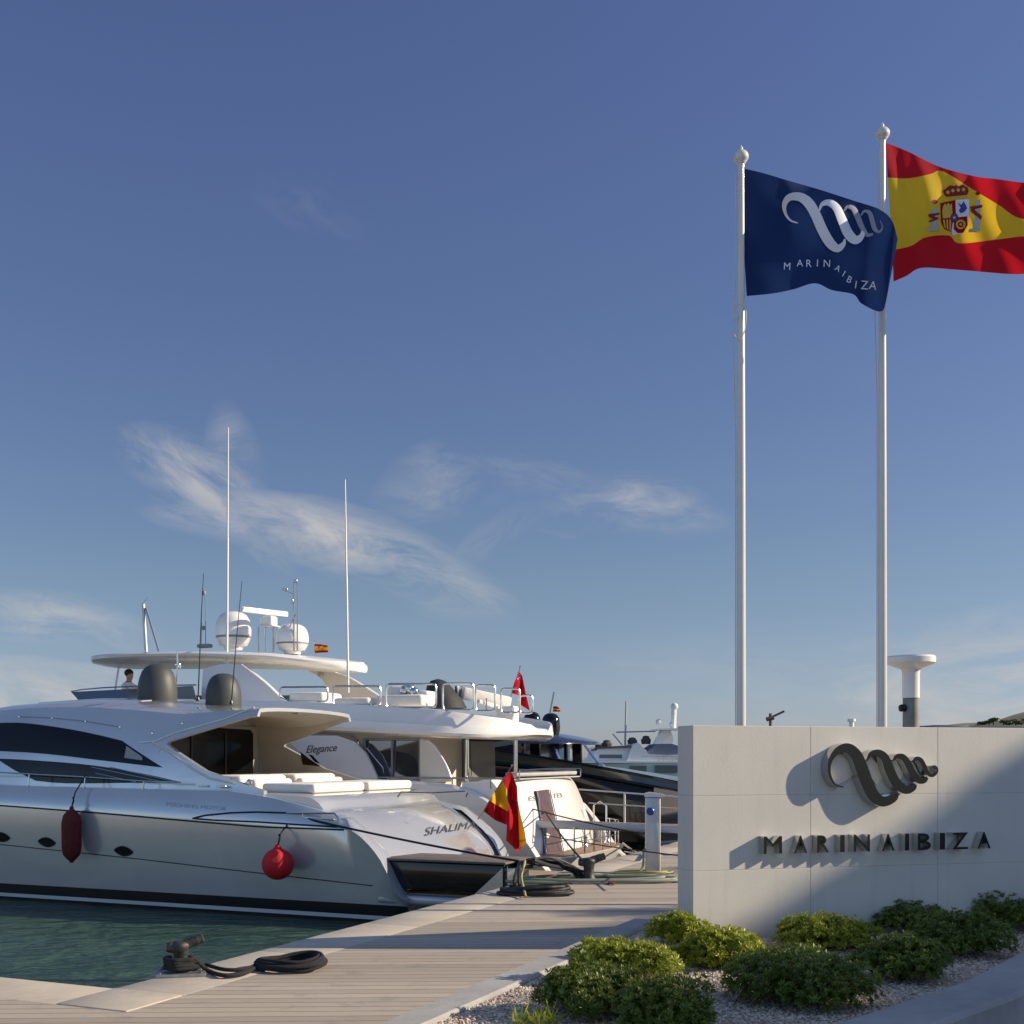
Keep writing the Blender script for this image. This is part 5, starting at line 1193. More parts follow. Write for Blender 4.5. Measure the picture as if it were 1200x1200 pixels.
# ------------------------------------------------------------------ ropes
def rope(pts, r_, label, m=None, name='mooring_line', cat='rope', group=None, n=6, smooth=8, kind=None):
    c = catmull([tuple(p) for p in pts], smooth) if len(pts) > 2 else [Vector(p) for p in pts]
    m_ = MB(); m_.tube(c, r_, n); loc = tuple(c[0]); o = world_build(m_, name, m or ropem, loc, ang=80); return tag(o, label, cat, group, kind)
def sag(a, b, d, n=8):
    return [a.lerp(b, k / n) - Vector((0, 0, d * 4 * (k / n) * (1 - k / n))) for k in range(n + 1)]
BFAR = at_z(690, 1035, 0)
rope(sag(A1.W(*A1.P(350, 957, 2.40)), BFAR + Vector((-.05, -.02, .16)), .05), .018, 'long taut black line from the silver yacht stern fairlead to the far bollard')
rope(sag(A2.W(*A2.P(610, 944, 1.0)), at_z(800, 985, .35), .05), .014, 'thin dark line running above the grey passerelle')
rope(sag(A2.W(*A2.P(638, 950, .8)), BFAR + Vector((.02, .0, .2)), .06), .016, 'dark line slanting down in front of the white transom to the bollard')
rope(sag(A2.W(*A2.P(612, 972, -1.0)) , at_z(800, 1003, .45), .05), .010, 'thin dark line under the passerelle beside the pedestal')
rope([A2.W(*A2.P(640, 950, .4)), A2.W(*A2.P(628, 958, .4)), A2.W(*A2.P(626, 985, .4)), A2.W(*A2.P(631, 1006, .4))], .018, 'black looped cable hanging at the white stern', name='cable')
rope(sag(A2.W(*A2.P(730, 988, -2.2)), at_z(757, 1008, .02) + Vector((0, 0, .05)), .03), .02, 'pale rope from the white stern corner down to the quay', m=mat('pale rope', (.5, .47, .40), .85, bump=.5, bscale=90))
rope(sag(A2.W(*A2.P(732, 998, -2.2)), at_z(900, 1013, .35), .05), .018, 'pale rope crossing behind the pedestal', m=MATS['pale rope'])
# a black sleeve of cables from the locker to the far bollard
LK = A1.W(.85, 1.6, .95)
def bundle():
    root = empty('cable_bundle', LK, 0, 'sagging bundle of black shore cables between the dark locker and the far bollard', 'cable bundle')
    rn = random.Random(3)
    tgt = [at_z(618, 1040, .0) + Vector((0, 0, .32)), at_z(640, 1036, 0) + Vector((0, 0, .30)), at_z(668, 1033, 0) + Vector((0, 0, .18)), BFAR + Vector((-.1, 0, .08))]
    for k in range(6):
        j = Vector((rn.uniform(-.03, .03), rn.uniform(-.1, .1), rn.uniform(-.05, .05)))
        pts = [LK + j] + [p + Vector((rn.uniform(-.06, .06), rn.uniform(-.08, .08), rn.uniform(-.06, .05))) for p in tgt]
        m_ = MB(); m_.tube(catmull(pts, 8), .026 if k < 4 else .018, 8); m_.build('cable', rubber, root, shift=tuple(LK))
    for k in range(2):
        a = at_z(603 + k * 5, 1048, 0); m_ = MB(); m_.tube(catmull([tgt[0] + Vector((-.1, 0, .02)), a + Vector((0, 0, .2)), a + Vector((.02, 0, .02))], 8), .02, 8); m_.build('cable', rubber, root, shift=tuple(LK))
bundle()
rope([at_z(640, 1033, 0) + Vector((-.3, 0, .30)), at_z(615, 1044, 0) + Vector((0, 0, .36)), at_z(611, 1046, 0) + Vector((0, 0, .2)), at_z(616, 1051, .03)], .016, 'yellow green hose hanging over the black cables', m=mat('yellow green hose', (.34, .32, .12), .5), name='hose', cat='hose')
def coil(loc, rx, ry, turns, r_, m, name, label, cat, seed=1, hgt=.05, ang=0, spread=.25, tail=None):
    rn = random.Random(seed); pts = []; N = turns * 22
    for i in range(N):
        a = 6.2832 * i / 22; k = 1 - spread * rn.random() * .25 - spread * (i / N) * .6 + .05 * math.sin(a * 2.3 + i * .02)
        x, y = rx * k * math.cos(a), ry * k * math.sin(a)
        pts.append(Vector(loc) + Vector((x * math.cos(ang) - y * math.sin(ang), x * math.sin(ang) + y * math.cos(ang), r_ + hgt * (.5 + .5 * math.sin(i * .37)) * (i / N) + i / N * hgt)))
    if tail: pts += [Vector(t_) for t_ in tail]
    m_ = MB(); m_.tube(catmull(pts, 2), r_, 7); return tag(world_build(m_, name, m, tuple(loc), ang=80), label, cat)
c1 = at_z(628, 1049, 0); coil(c1, .46, .26, 5, .024, rubber, 'cable_coil', 'flat coil of thick black cable on the boards by the yacht stern', 'cable', 2, .05)
hosem = mat('grey green hose', (.20, .23, .17), .5)
hc = at_z(700, 1034, 0)
coil(hc, 1.25, .30, 4, .022, hosem, 'hose_coil', 'long loops of grey green hose on the boards before the far bollard', 'hose', 4, .03, .05, .35)
coil(at_z(755, 1024, 0), .45, .25, 2, .014, MATS['yellow green hose'], 'hose_coil', 'yellow green hose looped around the foot of the pedestal', 'hose', 6, .02)
rope([at_z(u, v, .02) for u, v in [(692, 1030), (700, 1026), (712, 1030), (706, 1034), (695, 1031), (720, 1036)]], .016, 'short reddish hose beside the far bollard', m=mat('reddish hose', (.32, .07, .04), .5), name='hose', cat='hose')

# bollards: two-horned cast cleats on plates
def bollard(loc, rz, sc, label):
    root = empty('mooring_bollard', loc, rz, label, 'bollard', 'cast mooring bollards on the quay edge')
    m_ = MB(); m_.box((0, 0, .022), (.52, .36, .044), bev=.012); 
    for x in (-.21, .21):
        for y in (-.13, .13): m_.lathe([(.022, .04), (.022, .058), (.001, .06)], (x, y, 0), 8)
    m_.v = [tuple(c * sc for c in v) for v in m_.v]; m_.build('base_plate', mat('worn galvanised plate', (.34, .34, .33), .45, .7, var=.4, vscale=9), root)
    m_ = MB(); m_.lathe([(.115, .04), (.10, .07), (.075, .12), (.072, .2), (.085, .27), (.10, .31), (.10, .335), (.07, .36), (.003, .37)], (0, 0, 0), 22)
    m_.tube(catmull([(0, 0, .30), (.10, 0, .345), (.19, 0, .375), (.235, 0, .39)], 5), [.06] * 5 + [.055] * 5 + [.05] * 5 + [.028], 12); m_.tube(catmull([(0, 0, .28), (-.08, 0, .30), (-.13, 0, .30), (-.15, 0, .30)], 4), [.06] * 8 + [.05] * 4 + [.03], 12)
    m_.v = [tuple(c * sc for c in v) for v in m_.v]; m_.build('post', mat('worn black iron', (.018, .018, .018), .5, .3, var=.6, vscale=14, bump=.4, bscale=30, col2=(.07, .065, .06)), root, ang=50)
    return root
B1 = at_z(212, 1143, 0); bollard(B1, R(12), .74, 'black iron bollard with a horn at the quay corner, wrapped with rope')
B2 = BFAR; bollard(B2, R(0), .95, 'black iron bollard beyond the cable coil, beside the white stern')
# rope round the near bollard and its coil
rn = random.Random(8); pts = []
for i in range(60):
    a = i * .42; pts.append(B1 + Vector(((.115 + .012 * math.sin(i)) * math.cos(a), (.115 + .01 * math.cos(i * 1.7)) * math.sin(a), .055 + .085 * i / 60)))
e1 = [at_z(u, v, .03) for u, v in [(243, 1137), (262, 1143), (283, 1141), (298, 1135)]]
rope(pts + e1, .019, 'black rope wound around the near bollard, leading to the coil', smooth=3)
rope([B1 + Vector((.11, .02, .10))] + [at_z(u, v, .04) for u, v in [(240, 1130), (262, 1136), (285, 1136), (300, 1131)]], .016, 'second black strand from the near bollard to the coil')
cc = at_z(340, 1136, 0)
pts = []
for i in range(150):
    a = i * .33; k = 1 + .13 * math.sin(i * .23) + .06 * rn.random(); tw = .16 * math.sin(a * .5 + .4)
    x = .245 * k * math.cos(a); y = .20 * k * math.sin(a) + .02 * math.sin(a * 2)
    pts.append(cc + Vector((x, y, .025 + .07 * (.5 + .5 * math.sin(i * .21)) * (.4 + .6 * i / 150) + .05 * max(0, math.cos(a - .5)) * i / 150)))
rope(pts, .0175, 'heavy black rope lying coiled on the boards right of the near bollard', name='rope_coil', smooth=2)

# service pedestal
pp = at_z(765, 1023, 0); sc_ = pp.y / F
pr_ = empty('service_pedestal', pp, R(-8), 'tall pale service pedestal with slanted cap and blue socket on the quay', 'pedestal')
Hh = 92 * sc_; pw = 17.5 * sc_; m_ = MB(); m_.box((0, 0, Hh / 2 - .02), (pw, pw * .95, Hh - .04), bev=.02, seg=3); m_.build('body', mat('grey aluminium', (.60, .59, .56), .38, .3, var=.1, vscale=3), pr_)
m_ = MB(); m_.prism([(-pw * .55, 0), (pw * .75, .0), (pw * .78, .035), (-pw * .2, .07), (-pw * .55, .05)], lambda x, z, o: (x, o, Hh - .035 + z), -pw * .55, pw * .55); m_.build('cap', white, pr_)
m_ = MB(); m_.lathe([(.058, 0), (.058, .03), (.045, .045), (.001, .046)], (-pw * .18, -pw * .475, Hh * .79), 18, axis=Matrix.Rotation(R(90), 3, 'X')); m_.build('socket', mat('blue plastic', (.02, .06, .30), .35), pr_)
m_ = MB(); m_.box((pw * .1, -pw * .476, Hh * .40), (pw * .55, .008, Hh * .5), bev=.003); m_.build('door', MATS['grey aluminium'], pr_)
m_ = MB(); m_.box((0, 0, .01), (pw * 1.35, pw * 1.3, .02), bev=.005); m_.build('base_plate', steel, pr_)
m_ = MB(); m_.tube(catmull([(-pw * .45, -pw * .4, Hh * .30), (-pw * .62, -pw * .5, Hh * .28), (-pw * .66, -pw * .55, .12), (-pw * .9, -pw * .8, .02)], 6), .016, 6); m_.build('hose', hosem, pr_)

# mushroom shaped column beyond the wall
Ym = 21.; zt = at_y(0, 767.5, Ym).z; cxm = px_x(1067.5, Ym); s1_ = Ym / F
mu = empty('vent_column', (cxm, Ym, 0), 0, 'white mushroom topped column rising behind the sign wall', 'column')
m_ = MB(); m_.lathe([(9.2 * s1_, 0), (9.2 * s1_, at_y(0, 818, Ym).z)], n=28); m_.build('lower_shaft', mat('grey stone column', (.22, .23, .21), .7, var=.25, vscale=5), mu)
z8 = at_y(0, 818, Ym).z; m_ = MB(); m_.lathe([(9.8 * s1_, z8), (9.8 * s1_, at_y(0, 790, Ym).z), (10.5 * s1_, at_y(0, 785, Ym).z), (13 * s1_, at_y(0, 783, Ym).z)], n=28); m_.build('upper_shaft', white, mu)
m_ = MB(); m_.lathe([(8 * s1_, at_y(0, 784.5, Ym).z), (14 * s1_, at_y(0, 783, Ym).z), (25 * s1_, at_y(0, 778.5, Ym).z), (27.3 * s1_, at_y(0, 777, Ym).z), (27.6 * s1_, at_y(0, 771, Ym).z), (26.5 * s1_, at_y(0, 769, Ym).z), (5 * s1_, zt + .01)], n=40); m_.build('cap', white, mu, ang=25)
m_ = MB(); m_.lathe([(.05, 0), (.075, .03), (.075, .09), (.05, .12), (.002, .13)], (-10.5 * s1_, -.04, at_y(0, 834, Ym).z), 14); m_.build('lamp', blackp, mu, ang=50)
# bits seen above the wall: a thin davit and a small white post
m_ = MB(); Yd = 60.; base = Vector((px_x(903, Yd), Yd, 0)); m_.tube([(0, 0, 0), (0, 0, at_y(0, 836, Yd).z)], .08, 6); m_.tube([(0, 0, at_y(0, 841, Yd).z), (px_x(919, Yd) - base.x, 0, at_y(0, 833.5, Yd).z)], .06, 6); m_.tube([(-.2, 0, at_y(0, 843, Yd).z), (.15, 0, at_y(0, 841, Yd).z)], .12, 6)
tag(m_.build('lamp_davit', mat('rusty red metal', (.13, .06, .05), .7), loc=tuple(base)), 'thin dark davit with one arm just above the wall left of the first pole', 'davit')
m_ = MB(); m_.lathe([(.12, 0), (.12, at_y(0, 846, Yd).z), (.2, at_y(0, 845.5, Yd).z), (.2, at_y(0, 842.5, Yd).z), (.05, at_y(0, 842, Yd).z)], n=12)
tag(m_.build('vent_pipe', white, loc=(px_x(998, Yd), Yd, 0)), 'small white vent pipe just above the wall between the flagpoles', 'pipe')

# ------------------------------------------------------------------ shrubs
def leafmat(name, c1, c2, tr=.35):
    m = bpy.data.materials.new(name); m.use_nodes = True; t = NT(m.node_tree); b = t.n['Principled BSDF']
    g = t.new('ShaderNodeNewGeometry').outputs['Random Per Island']
    c = t.ramp(g, [(0, c1), (.75, c2), (1, tuple(min(1, x * 1.5) for x in c2))])
    t.put(b.inputs['Base Color'], c); b.inputs['Roughness'].default_value = .38; b.inputs['Specular IOR Level'].default_value = .4
    tl = t.new('ShaderNodeBsdfTranslucent'); t.put(tl.inputs[0], t.mix(.5, c, (.22, .28, .03)))
    mx = t.new('ShaderNodeMixShader'); mx.inputs[0].default_value = tr
    t.l.new(b.outputs[0], mx.inputs[1]); t.l.new(tl.outputs[0], mx.inputs[2]); t.l.new(mx.outputs[0], t.n['Material Output'].inputs[0]); return m
leaf_sunlit = leafmat('pittosporum leaves painted sunlit', (.19, .22, .02), (.38, .40, .04), .42)  # leaf colour brightened to carry the sunlight on the lit shrubs
leaf_shaded = leafmat('pittosporum leaves painted shaded', (.065, .095, .014), (.15, .19, .028), .3)  # the same leaf with the shade darkened into its colour
stemm = mat('shrub stem', (.09, .06, .04), .9)
def shrub(cu, base_v, wpx, top_v, lm, label, seed, lumps=5, leaves=7000, lsize=.034, depth=.85):
    rn = random.Random(seed); wpx *= 1.07; leaves *= 1.6; lsize *= .87; g = at_z(cu, base_v, .07); sc = g.y / F; rx = wpx / 2 * sc; ry = rx * depth
    cy = g.y + ry * .9; ztop = EYE - (top_v - HY) / F * cy; hz_ = max(.18, (ztop - .07) * 1.06); root = empty('shrub', (g.x, cy, .07), 0, label, 'shrub', 'low rounded shrubs in the gravel bed')
    # lumps
    L_ = [(0, 0, hz_ * .38, rx * .62, ry * .62, hz_ * .60)]
    for k in range(lumps + 3):
        a = 6.2832 * k / (lumps + 3) + rn.uniform(-.3, .3); d = rn.uniform(.38, .68); s_ = rn.uniform(.26, .5)
        L_.append((rx * d * math.cos(a), ry * d * math.sin(a), hz_ * rn.uniform(.25, .42), rx * s_, ry * s_, hz_ * rn.uniform(.36, .66)))
    for k in range(9):
        a = rn.uniform(0, 6.28); d = rn.uniform(.2, .95); s_ = rn.uniform(.09, .17); L_.append((rx * d * math.cos(a), ry * d * math.sin(a), hz_ * lerp(.95, .3, d) * rn.uniform(.8, 1.05), rx * s_, ry * s_, hz_ * rn.uniform(.14, .3)))
    tot = sum(l[3] * l[4] for l in L_); m_ = MB(); V = m_.v; FF = m_.f; MI = m_.mi
    rosettes = int(leaves / 9)
    for _ in range(rosettes):
        r_ = rn.uniform(0, tot)
        for l in L_:
            r_ -= l[3] * l[4]
            if r_ <= 0: break
        z_ = rn.uniform(-.35, 1); a = rn.uniform(0, 6.2832); h = math.sqrt(max(0, 1 - z_ * z_)); nrm = Vector((h * math.cos(a), h * math.sin(a), z_))
        sh = rn.uniform(.72, 1.06) if rn.random() < .8 else rn.uniform(.4, .75)
        p = Vector((l[0] + nrm.x * l[3] * sh, l[1] + nrm.y * l[4] * sh, l[2] + nrm.z * l[5] * sh))
        if p.z < .01: p.z = rn.uniform(.01, .06)
        ax = (nrm + Vector((0, 0, .7)) + Vector((rn.uniform(-.35, .35), rn.uniform(-.35, .35), rn.uniform(-.2, .3)))).normalized()
        tx = ax.orthogonal().normalized(); ty = ax.cross(tx); s_ = lsize * rn.uniform(.75, 1.25); a0 = rn.uniform(0, 6.28)
        for k in range(9):
            b_ = a0 + k * 2.4; up = lerp(.15, 1.3, k / 9); d = (tx * math.cos(b_) + ty * math.sin(b_) + ax * up).normalized(); sd_ = d.cross(ax)
            if sd_.length < .05: continue
            sd_.normalize(); wv = s_ * .21; ln = s_ * rn.uniform(.8, 1.2); nn = d.cross(sd_)
            o = len(V); V.extend([tuple(p + d * ln * .08), tuple(p + d * ln * .55 + sd_ * wv + nn * ln * .04), tuple(p + d * ln * 1.02 - nn * ln * .03), tuple(p + d * ln * .55 - sd_ * wv + nn * ln * .04)])
            FF.append([o, o + 1, o + 2, o + 3]); MI.append(0)
    m_.build('foliage', lm, root, ang=None, weld=False)
    s2 = MB()
    for k in range(14):
        a = rn.uniform(0, 6.28); d = rn.uniform(.2, .75); s2.tube([(0, 0, -.03), (rx * d * .4 * math.cos(a), ry * d * .4 * math.sin(a), hz_ * .35), (rx * d * math.cos(a), ry * d * math.sin(a), hz_ * rn.uniform(.5, .75))], [.012, .008, .004], 5)
    s2.build('stems', stemm, root); return root
shrub(803, 1111, 66, 1072, leaf_sunlit, 'small sunlit green shrub at the left foot of the wall', 11, 3, 4200, .045)
shrub(853, 1141, 108, 1089, leaf_sunlit, 'sunlit yellow green shrub standing alone on gravel before the wall corner', 12, 5, 8500, .045)
shrub(740, 1160, 122, 1102, leaf_sunlit, 'yellow green shrub beside the straight kerb, partly in shade', 13, 5, 8500, .042)
shrub(706, 1130, 40, 1104, leaf_sunlit, 'small sprig of sunlit shrub touching the straight kerb', 17, 2, 1800, .042)
shrub(698, 1203, 152, 1130, leaf_shaded, 'shaded shrub at the lower left of the gravel bed', 14, 6, 9500, .037)
shrub(788, 1224, 128, 1148, leaf_shaded, 'shaded shrub at the bottom edge, right of the lower left one', 15, 5, 8500, .037)
shrub(980, 1118, 130, 1073, leaf_sunlit, 'half lit shrub under the steel letters at the middle of the wall', 16, 6, 9000, .040, .6)
shrub(960, 1193, 196, 1114, leaf_shaded, 'broadest shaded shrub, in the centre foreground of the bed', 18, 8, 15000, .037)
shrub(1076, 1098, 112, 1056, leaf_shaded, 'shaded shrub against the wall behind the two round ones', 19, 5, 8000, .040)
shrub(1075, 1158, 112, 1097, leaf_shaded, 'round shaded green shrub next to the bare gravel corner', 20, 6, 9500, .037)
shrub(1146, 1129, 124, 1070, leaf_shaded, 'shaded rounded shrub beside the curved kerb wall', 21, 6, 9500, .037)
shrub(1178, 1090, 108, 1045, leaf_shaded, 'shaded shrub at the right edge against the wall', 22, 5, 7500, .040)
shrub(1255, 1100, 120, 1050, leaf_shaded, 'shaded shrub cut by the right edge of the picture', 23, 5, 5000, .040)
# spiky seedling in the corner
rn = random.Random(9); g = at_z(626, 1205, .07); r_ = empty('seedling', (g.x, g.y, .07), 0, 'small lit spiky seedling at the bottom edge left of the shaded shrubs', 'plant'); m_ = MB()
for k in range(90):
    a = rn.uniform(0, 6.28); el_ = rn.uniform(.2, 1.4); d = Vector((math.cos(a) * math.cos(el_), math.sin(a) * math.cos(el_), math.sin(el_))); sd_ = d.cross(Vector((0, 0, 1))).normalized(); ln = rn.uniform(.08, .16); p = Vector((rn.uniform(-.12, .12), rn.uniform(-.08, .08), rn.uniform(0, .05)))
    m_.add([p, p + d * ln * .5 + sd_ * .009, p + d * ln, p + d * ln * .5 - sd_ * .009], [[0, 1, 2, 3]])
m_.build('foliage', leaf_sunlit, r_, ang=None, weld=False); m_ = MB(); m_.tube([(0, 0, -.02), (0, 0, .09)], [.01, .006], 6); m_.build('stems', stemm, r_)

# ------------------------------------------------------------------ far white motor yacht and small craft behind the black one
hull_w = mat('far white hull', (.68, .68, .67), .4)
Yf = 95.; k_ = Yf / F
def fpt(u, v): p = at_y(u, v, Yf); return (p.x, p.z)
fr = empty('trawler_yacht', (px_x(760, Yf), Yf, WZ), 0, 'distant white trawler yacht with mast and domes seen over the black bow', 'yacht')
fo = Vector(fr.location)
def fprism(pl, d0, d1, name, m, bev=0):
    mm = MB(); mm.prism([fpt(u, v) for u, v in pl], lambda x, z, o: Vector((x, Yf + o, z)) - fo, d0, d1); return mm.build(name, m, fr, ang=30)
# hull as a loft across its length
m_ = MB(); secs = []
for k in range(25):
    t = k / 24; u = lerp(640, 960, t); x = px_x(u, Yf); h = 2.9 * min(1, (t * 3.2 + .02)) ** .6; zs_ = at_y(0, interp([(0, 888), (.15, 891), (1, 893.5)], t), Yf).z
    secs.append([(x - fo.x, -h, zs_ - WZ), (x - fo.x, -h * .85, .2), (x - fo.x, -h * .4, -.4), (x - fo.x, h * .4, -.4), (x - fo.x, h * .85, .2), (x - fo.x, h, zs_ - WZ)])
m_.loft(secs); m_.build('hull', hull_w, fr, ang=35)
fprism([(690, 893), (694, 880), (700, 876), (745, 874), (752, 880), (756, 893)], -2.2, 2.2, 'wheelhouse', hull_w)
fprism([(728, 893), (735, 874), (742, 871), (754, 884), (800, 886), (900, 886), (900, 915), (728, 915)], -2.6, 2.4, 'deckhouse', hull_w)
fprism([(640, 892), (900, 892.3), (900, 894), (640, 893.6)], -3.0, 3.0, 'deck_edge', white)
for a in [(698, 884.5, 724, 888.5), (731, 897, 750, 904), (760, 896.5, 785, 905), (795, 896.5, 820, 905)]:
    pl = [(a[0], a[1]), (a[2], a[1]), (a[2], a[3]), (a[0], a[3])]; fprism([(u, v) for u, v in pl], -3.06 if a[0] > 725 else -2.25, -2.8 if a[0] > 725 else -2.1, 'window', mat('far window glass', (.10, .11, .11), .2))
fprism([(692, 876), (745, 873), (745, 876), (692, 878)], -2.4, 2.4, 'flybridge_rim', navyp)
fprism([(752, 882), (766, 872), (782, 872), (800, 878), (800, 884), (752, 886)], -2., 2., 'bimini', mat('blue grey canvas', (.10, .12, .17), .8))
fprism([(766, 872), (773, 858), (776, 854), (784, 854), (788, 866), (786, 873), (770, 873)], -.5, .5, 'mast_arch', white)
fprism([(766, 854.5), (800, 853.5), (800, 856), (766, 856)], -1.6, 1.6, 'arch_roof', white)
m_ = MB(); m_.tube([Vector((*fpt(789, 855),)).to_3d() if False else Vector((fpt(789, 855)[0], Yf, fpt(789, 855)[1])) - fo, Vector((fpt(790, 830)[0], Yf, fpt(790, 830)[1])) - fo], .22, 8); m_.build('mast', white, fr)
for u, v, r in ((790.5, 828, 4.4), (772, 846, 3.6), (787, 849, 3.0)):
    m_ = MB(); x, z = fpt(u, v); rr = r * k_; m_.lathe([(rr * math.sin(R(a)), -rr * math.cos(R(a))) for a in range(8, 180, 12)], Vector((x, Yf, z)) - fo, 16); m_.build('radar_dome', white, fr, ang=60)
m_ = MB(); m_.tube([Vector((fpt(734, 822)[0], Yf, fpt(734, 822)[1])) - fo, Vector((fpt(732.5, 873)[0], Yf, fpt(732.5, 873)[1])) - fo], .08, 6); m_.tube([Vector((fpt(722, 858)[0], Yf, fpt(722, 858)[1])) - fo, Vector((fpt(768, 857)[0], Yf, fpt(768, 857)[1])) - fo], .06, 5); m_.tube([Vector((fpt(718, 860)[0], Yf, fpt(718, 860)[1])) - fo, Vector((fpt(729, 873)[0], Yf, fpt(729, 873)[1])) - fo], .05, 5)
m_.build('aerial', mat('far rigging', (.35, .35, .36), .6), fr)
m_ = MB()
for u in (711, 703, 741, 757): 
    x, z = fpt(u, 876 if u < 730 else 872); p = Vector((x, Yf, z)) - fo; hh = {711: 9, 703: 5, 741: 8, 757: 10}[u] * k_
    m_.lathe([(.35, 0), (.4, hh * .5), (.25, hh * .8), (.28, hh * .9), (.05, hh)], p, 8)
m_.build('covered_gear', mat('dark canvas', (.05, .05, .05), .8), fr, ang=60)
m_ = MB()
for k in range(9): u = 765 + k * 5; m_.tube([Vector((fpt(u, 886)[0], Yf - 2.7, fpt(u, 886)[1])) - fo, Vector((fpt(u, 893)[0], Yf - 2.7, fpt(u, 893)[1])) - fo], .03, 4)
m_.tube([Vector((fpt(745, 886)[0], Yf - 2.7, fpt(745, 886)[1])) - fo, Vector((fpt(830, 886)[0], Yf - 2.7, fpt(830, 886)[1])) - fo], .03, 4); m_.build('rail', steel, fr)
# small sailing boats / masts and palms on the far breakwater
for i, (u, top, Yq, lab) in enumerate([(683, 872, 200., 'thin mast of a distant sailing boat left of the canopy strut'), (668, 876, 220., 'thin mast of a distant sailing boat nearest the hardtop')]):
    r_ = empty('sailing_boat', (px_x(u, Yq), Yq, WZ), 0, lab, 'boat', 'distant sailing boats')
    m_ = MB(); m_.loft([[(x, -w_, 1.1 + .02 * x * x), (x, -w_ * .6, -.2), (x, w_ * .6, -.2), (x, w_, 1.1 + .02 * x * x)] for x, w_ in ((-5, .05), (-3, 1.1), (0, 1.6), (3, 1.4), (4.6, 1.0))]); m_.build('hull', hull_w, r_)
    m_ = MB(); m_.tube([(0, 0, .5), (0, 0, at_y(0, top, Yq).z - WZ)], .09, 6); m_.build('mast', steel, r_)
tl_ = leafmat('far palm leaves', (.03, .05, .02), (.06, .09, .03), .2)
for i, (u, Yq, s_, lab) in enumerate([(672, 400., 1.6, 'tiny distant palm on the breakwater, left one'), (663, 410., 1.0, 'tiny distant palm on the breakwater, nearer the hardtop')]):
    r_ = empty('palm_tree', (px_x(u, Yq), Yq, 1.), 0, lab, 'palm', 'distant palms'); m_ = MB(); m_.tube([(0, 0, 0), (0, 0, 2.2 * s_)], .22, 6); m_.build('trunk', stemm, r_); m_ = MB(); rn = random.Random(i)
    for k in range(40):
        a = rn.uniform(0, 6.28); d = Vector((math.cos(a), math.sin(a), rn.uniform(-.1, 1))); p = Vector((0, 0, 2.2 * s_)); sd_ = d.cross(Vector((0, 0, 1))).normalized() * .18 * s_; m_.add([p, p + d * s_ + sd_, p + d * 1.9 * s_ + Vector((0, 0, -.7 * s_)), p + d * s_ - sd_], [[0, 1, 2, 3]])
    m_.build('crown', tl_, r_, ang=None, weld=False)
# pines and a low building on the right hand hill
pn = leafmat('pine needles', (.018, .03, .012), (.04, .055, .02), .15)
hillpts = [(1150, 845, 7, 4.5), (1164, 841, 9, 5), (1159, 843, 8, 4), (1176, 843, 12, 5), (1190, 842, 13, 6), (1203, 840, 14, 6), (1218, 838, 14, 7), (1183, 845, 10, 5), (1197, 844, 12, 5), (1146, 848, 7, 3)]
for i, (u, v, wpx, hpx) in enumerate(hillpts):
    rn = random.Random(40 + i); Yq = 300. + rn.uniform(-4, 10); k2 = Yq / F; p = at_y(u, v, Yq); r_ = empty('pine_tree', (p.x, p.y, p.z - 7.6), 0, ['umbrella pine standing highest on the hill crest' if i == 1 else 'dark pine on the hill crest at the right'][0], 'tree', None if i == 1 else 'pines on the hill crest')
    m_ = MB(); m_.tube([(0, 0, 0), (.2, 0, 4), (0, 0, 7.2)], [.35, .25, .15], 6); m_.build('trunk', stemm, r_); m_ = MB()
    lob = [(rn.uniform(-.6, .6) * wpx * k2 / 2, rn.uniform(-1.2, 1.2), 7 + rn.uniform(-.3, .5) * hpx * k2 / 2, rn.uniform(.35, .6)) for _ in range(6)]
    for _ in range(900):
        l = rn.choice(lob); d = Vector((rn.gauss(0, 1), rn.gauss(0, 1), rn.gauss(0, 1))).normalized() * rn.uniform(.6, 1) ; c = Vector((l[0] + d.x * wpx * k2 / 2 * l[3], l[1] + d.y * 1.4, l[2] + d.z * hpx * k2 / 2 * l[3])); s_ = .28
        a = Vector((rn.uniform(-s_, s_), rn.uniform(-s_, s_), rn.uniform(-s_, s_))); b = Vector((rn.uniform(-s_, s_), rn.uniform(-s_, s_), rn.uniform(-s_, s_))); m_.add([c, c + a, c + b], [[0, 1, 2]])
    m_.build('crown', pn, r_, ang=None, weld=False)
def simple_building(u0, u1, vt, Yq, dep, m, label):
    x0, x1 = px_x(u0, Yq), px_x(u1, Yq); zt = at_y(0, vt, Yq).z; r_ = empty('building', ((x0 + x1) / 2, Yq, 0), 0, label, 'building')
    m_ = MB(); m_.box((0, dep / 2, zt / 2 - .5), (x1 - x0, dep, zt + 1 - .4), bev=.02); m_.build('walls', m, r_); m_ = MB(); m_.box((0, dep / 2, zt - .15), (x1 - x0 + .8, dep + .8, .3), bev=.02); m_.build('roof', mat('grey roof', (.25, .25, .26), .8), r_)
    w_ = x1 - x0
    for k in range(4): m_ = MB(); m_.box((-w_ * .375 + w_ * .25 * k, -.02, zt - 2.6), (w_ * .13, .12, 1.5), bev=.01); m_.build('window', blackglass, r_)
simple_building(1098, 1130, 849.6, 140., 8, mat('ochre render', (.40, .33, .24), .8), 'low flat roofed building just showing above the wall right of the mushroom column')
simple_building(1134, 1260, 850.2, 150., 10, mat('dry stone', (.34, .26, .18), .9, var=.4, vscale=1.5), 'low stone building under the pines at the right edge')

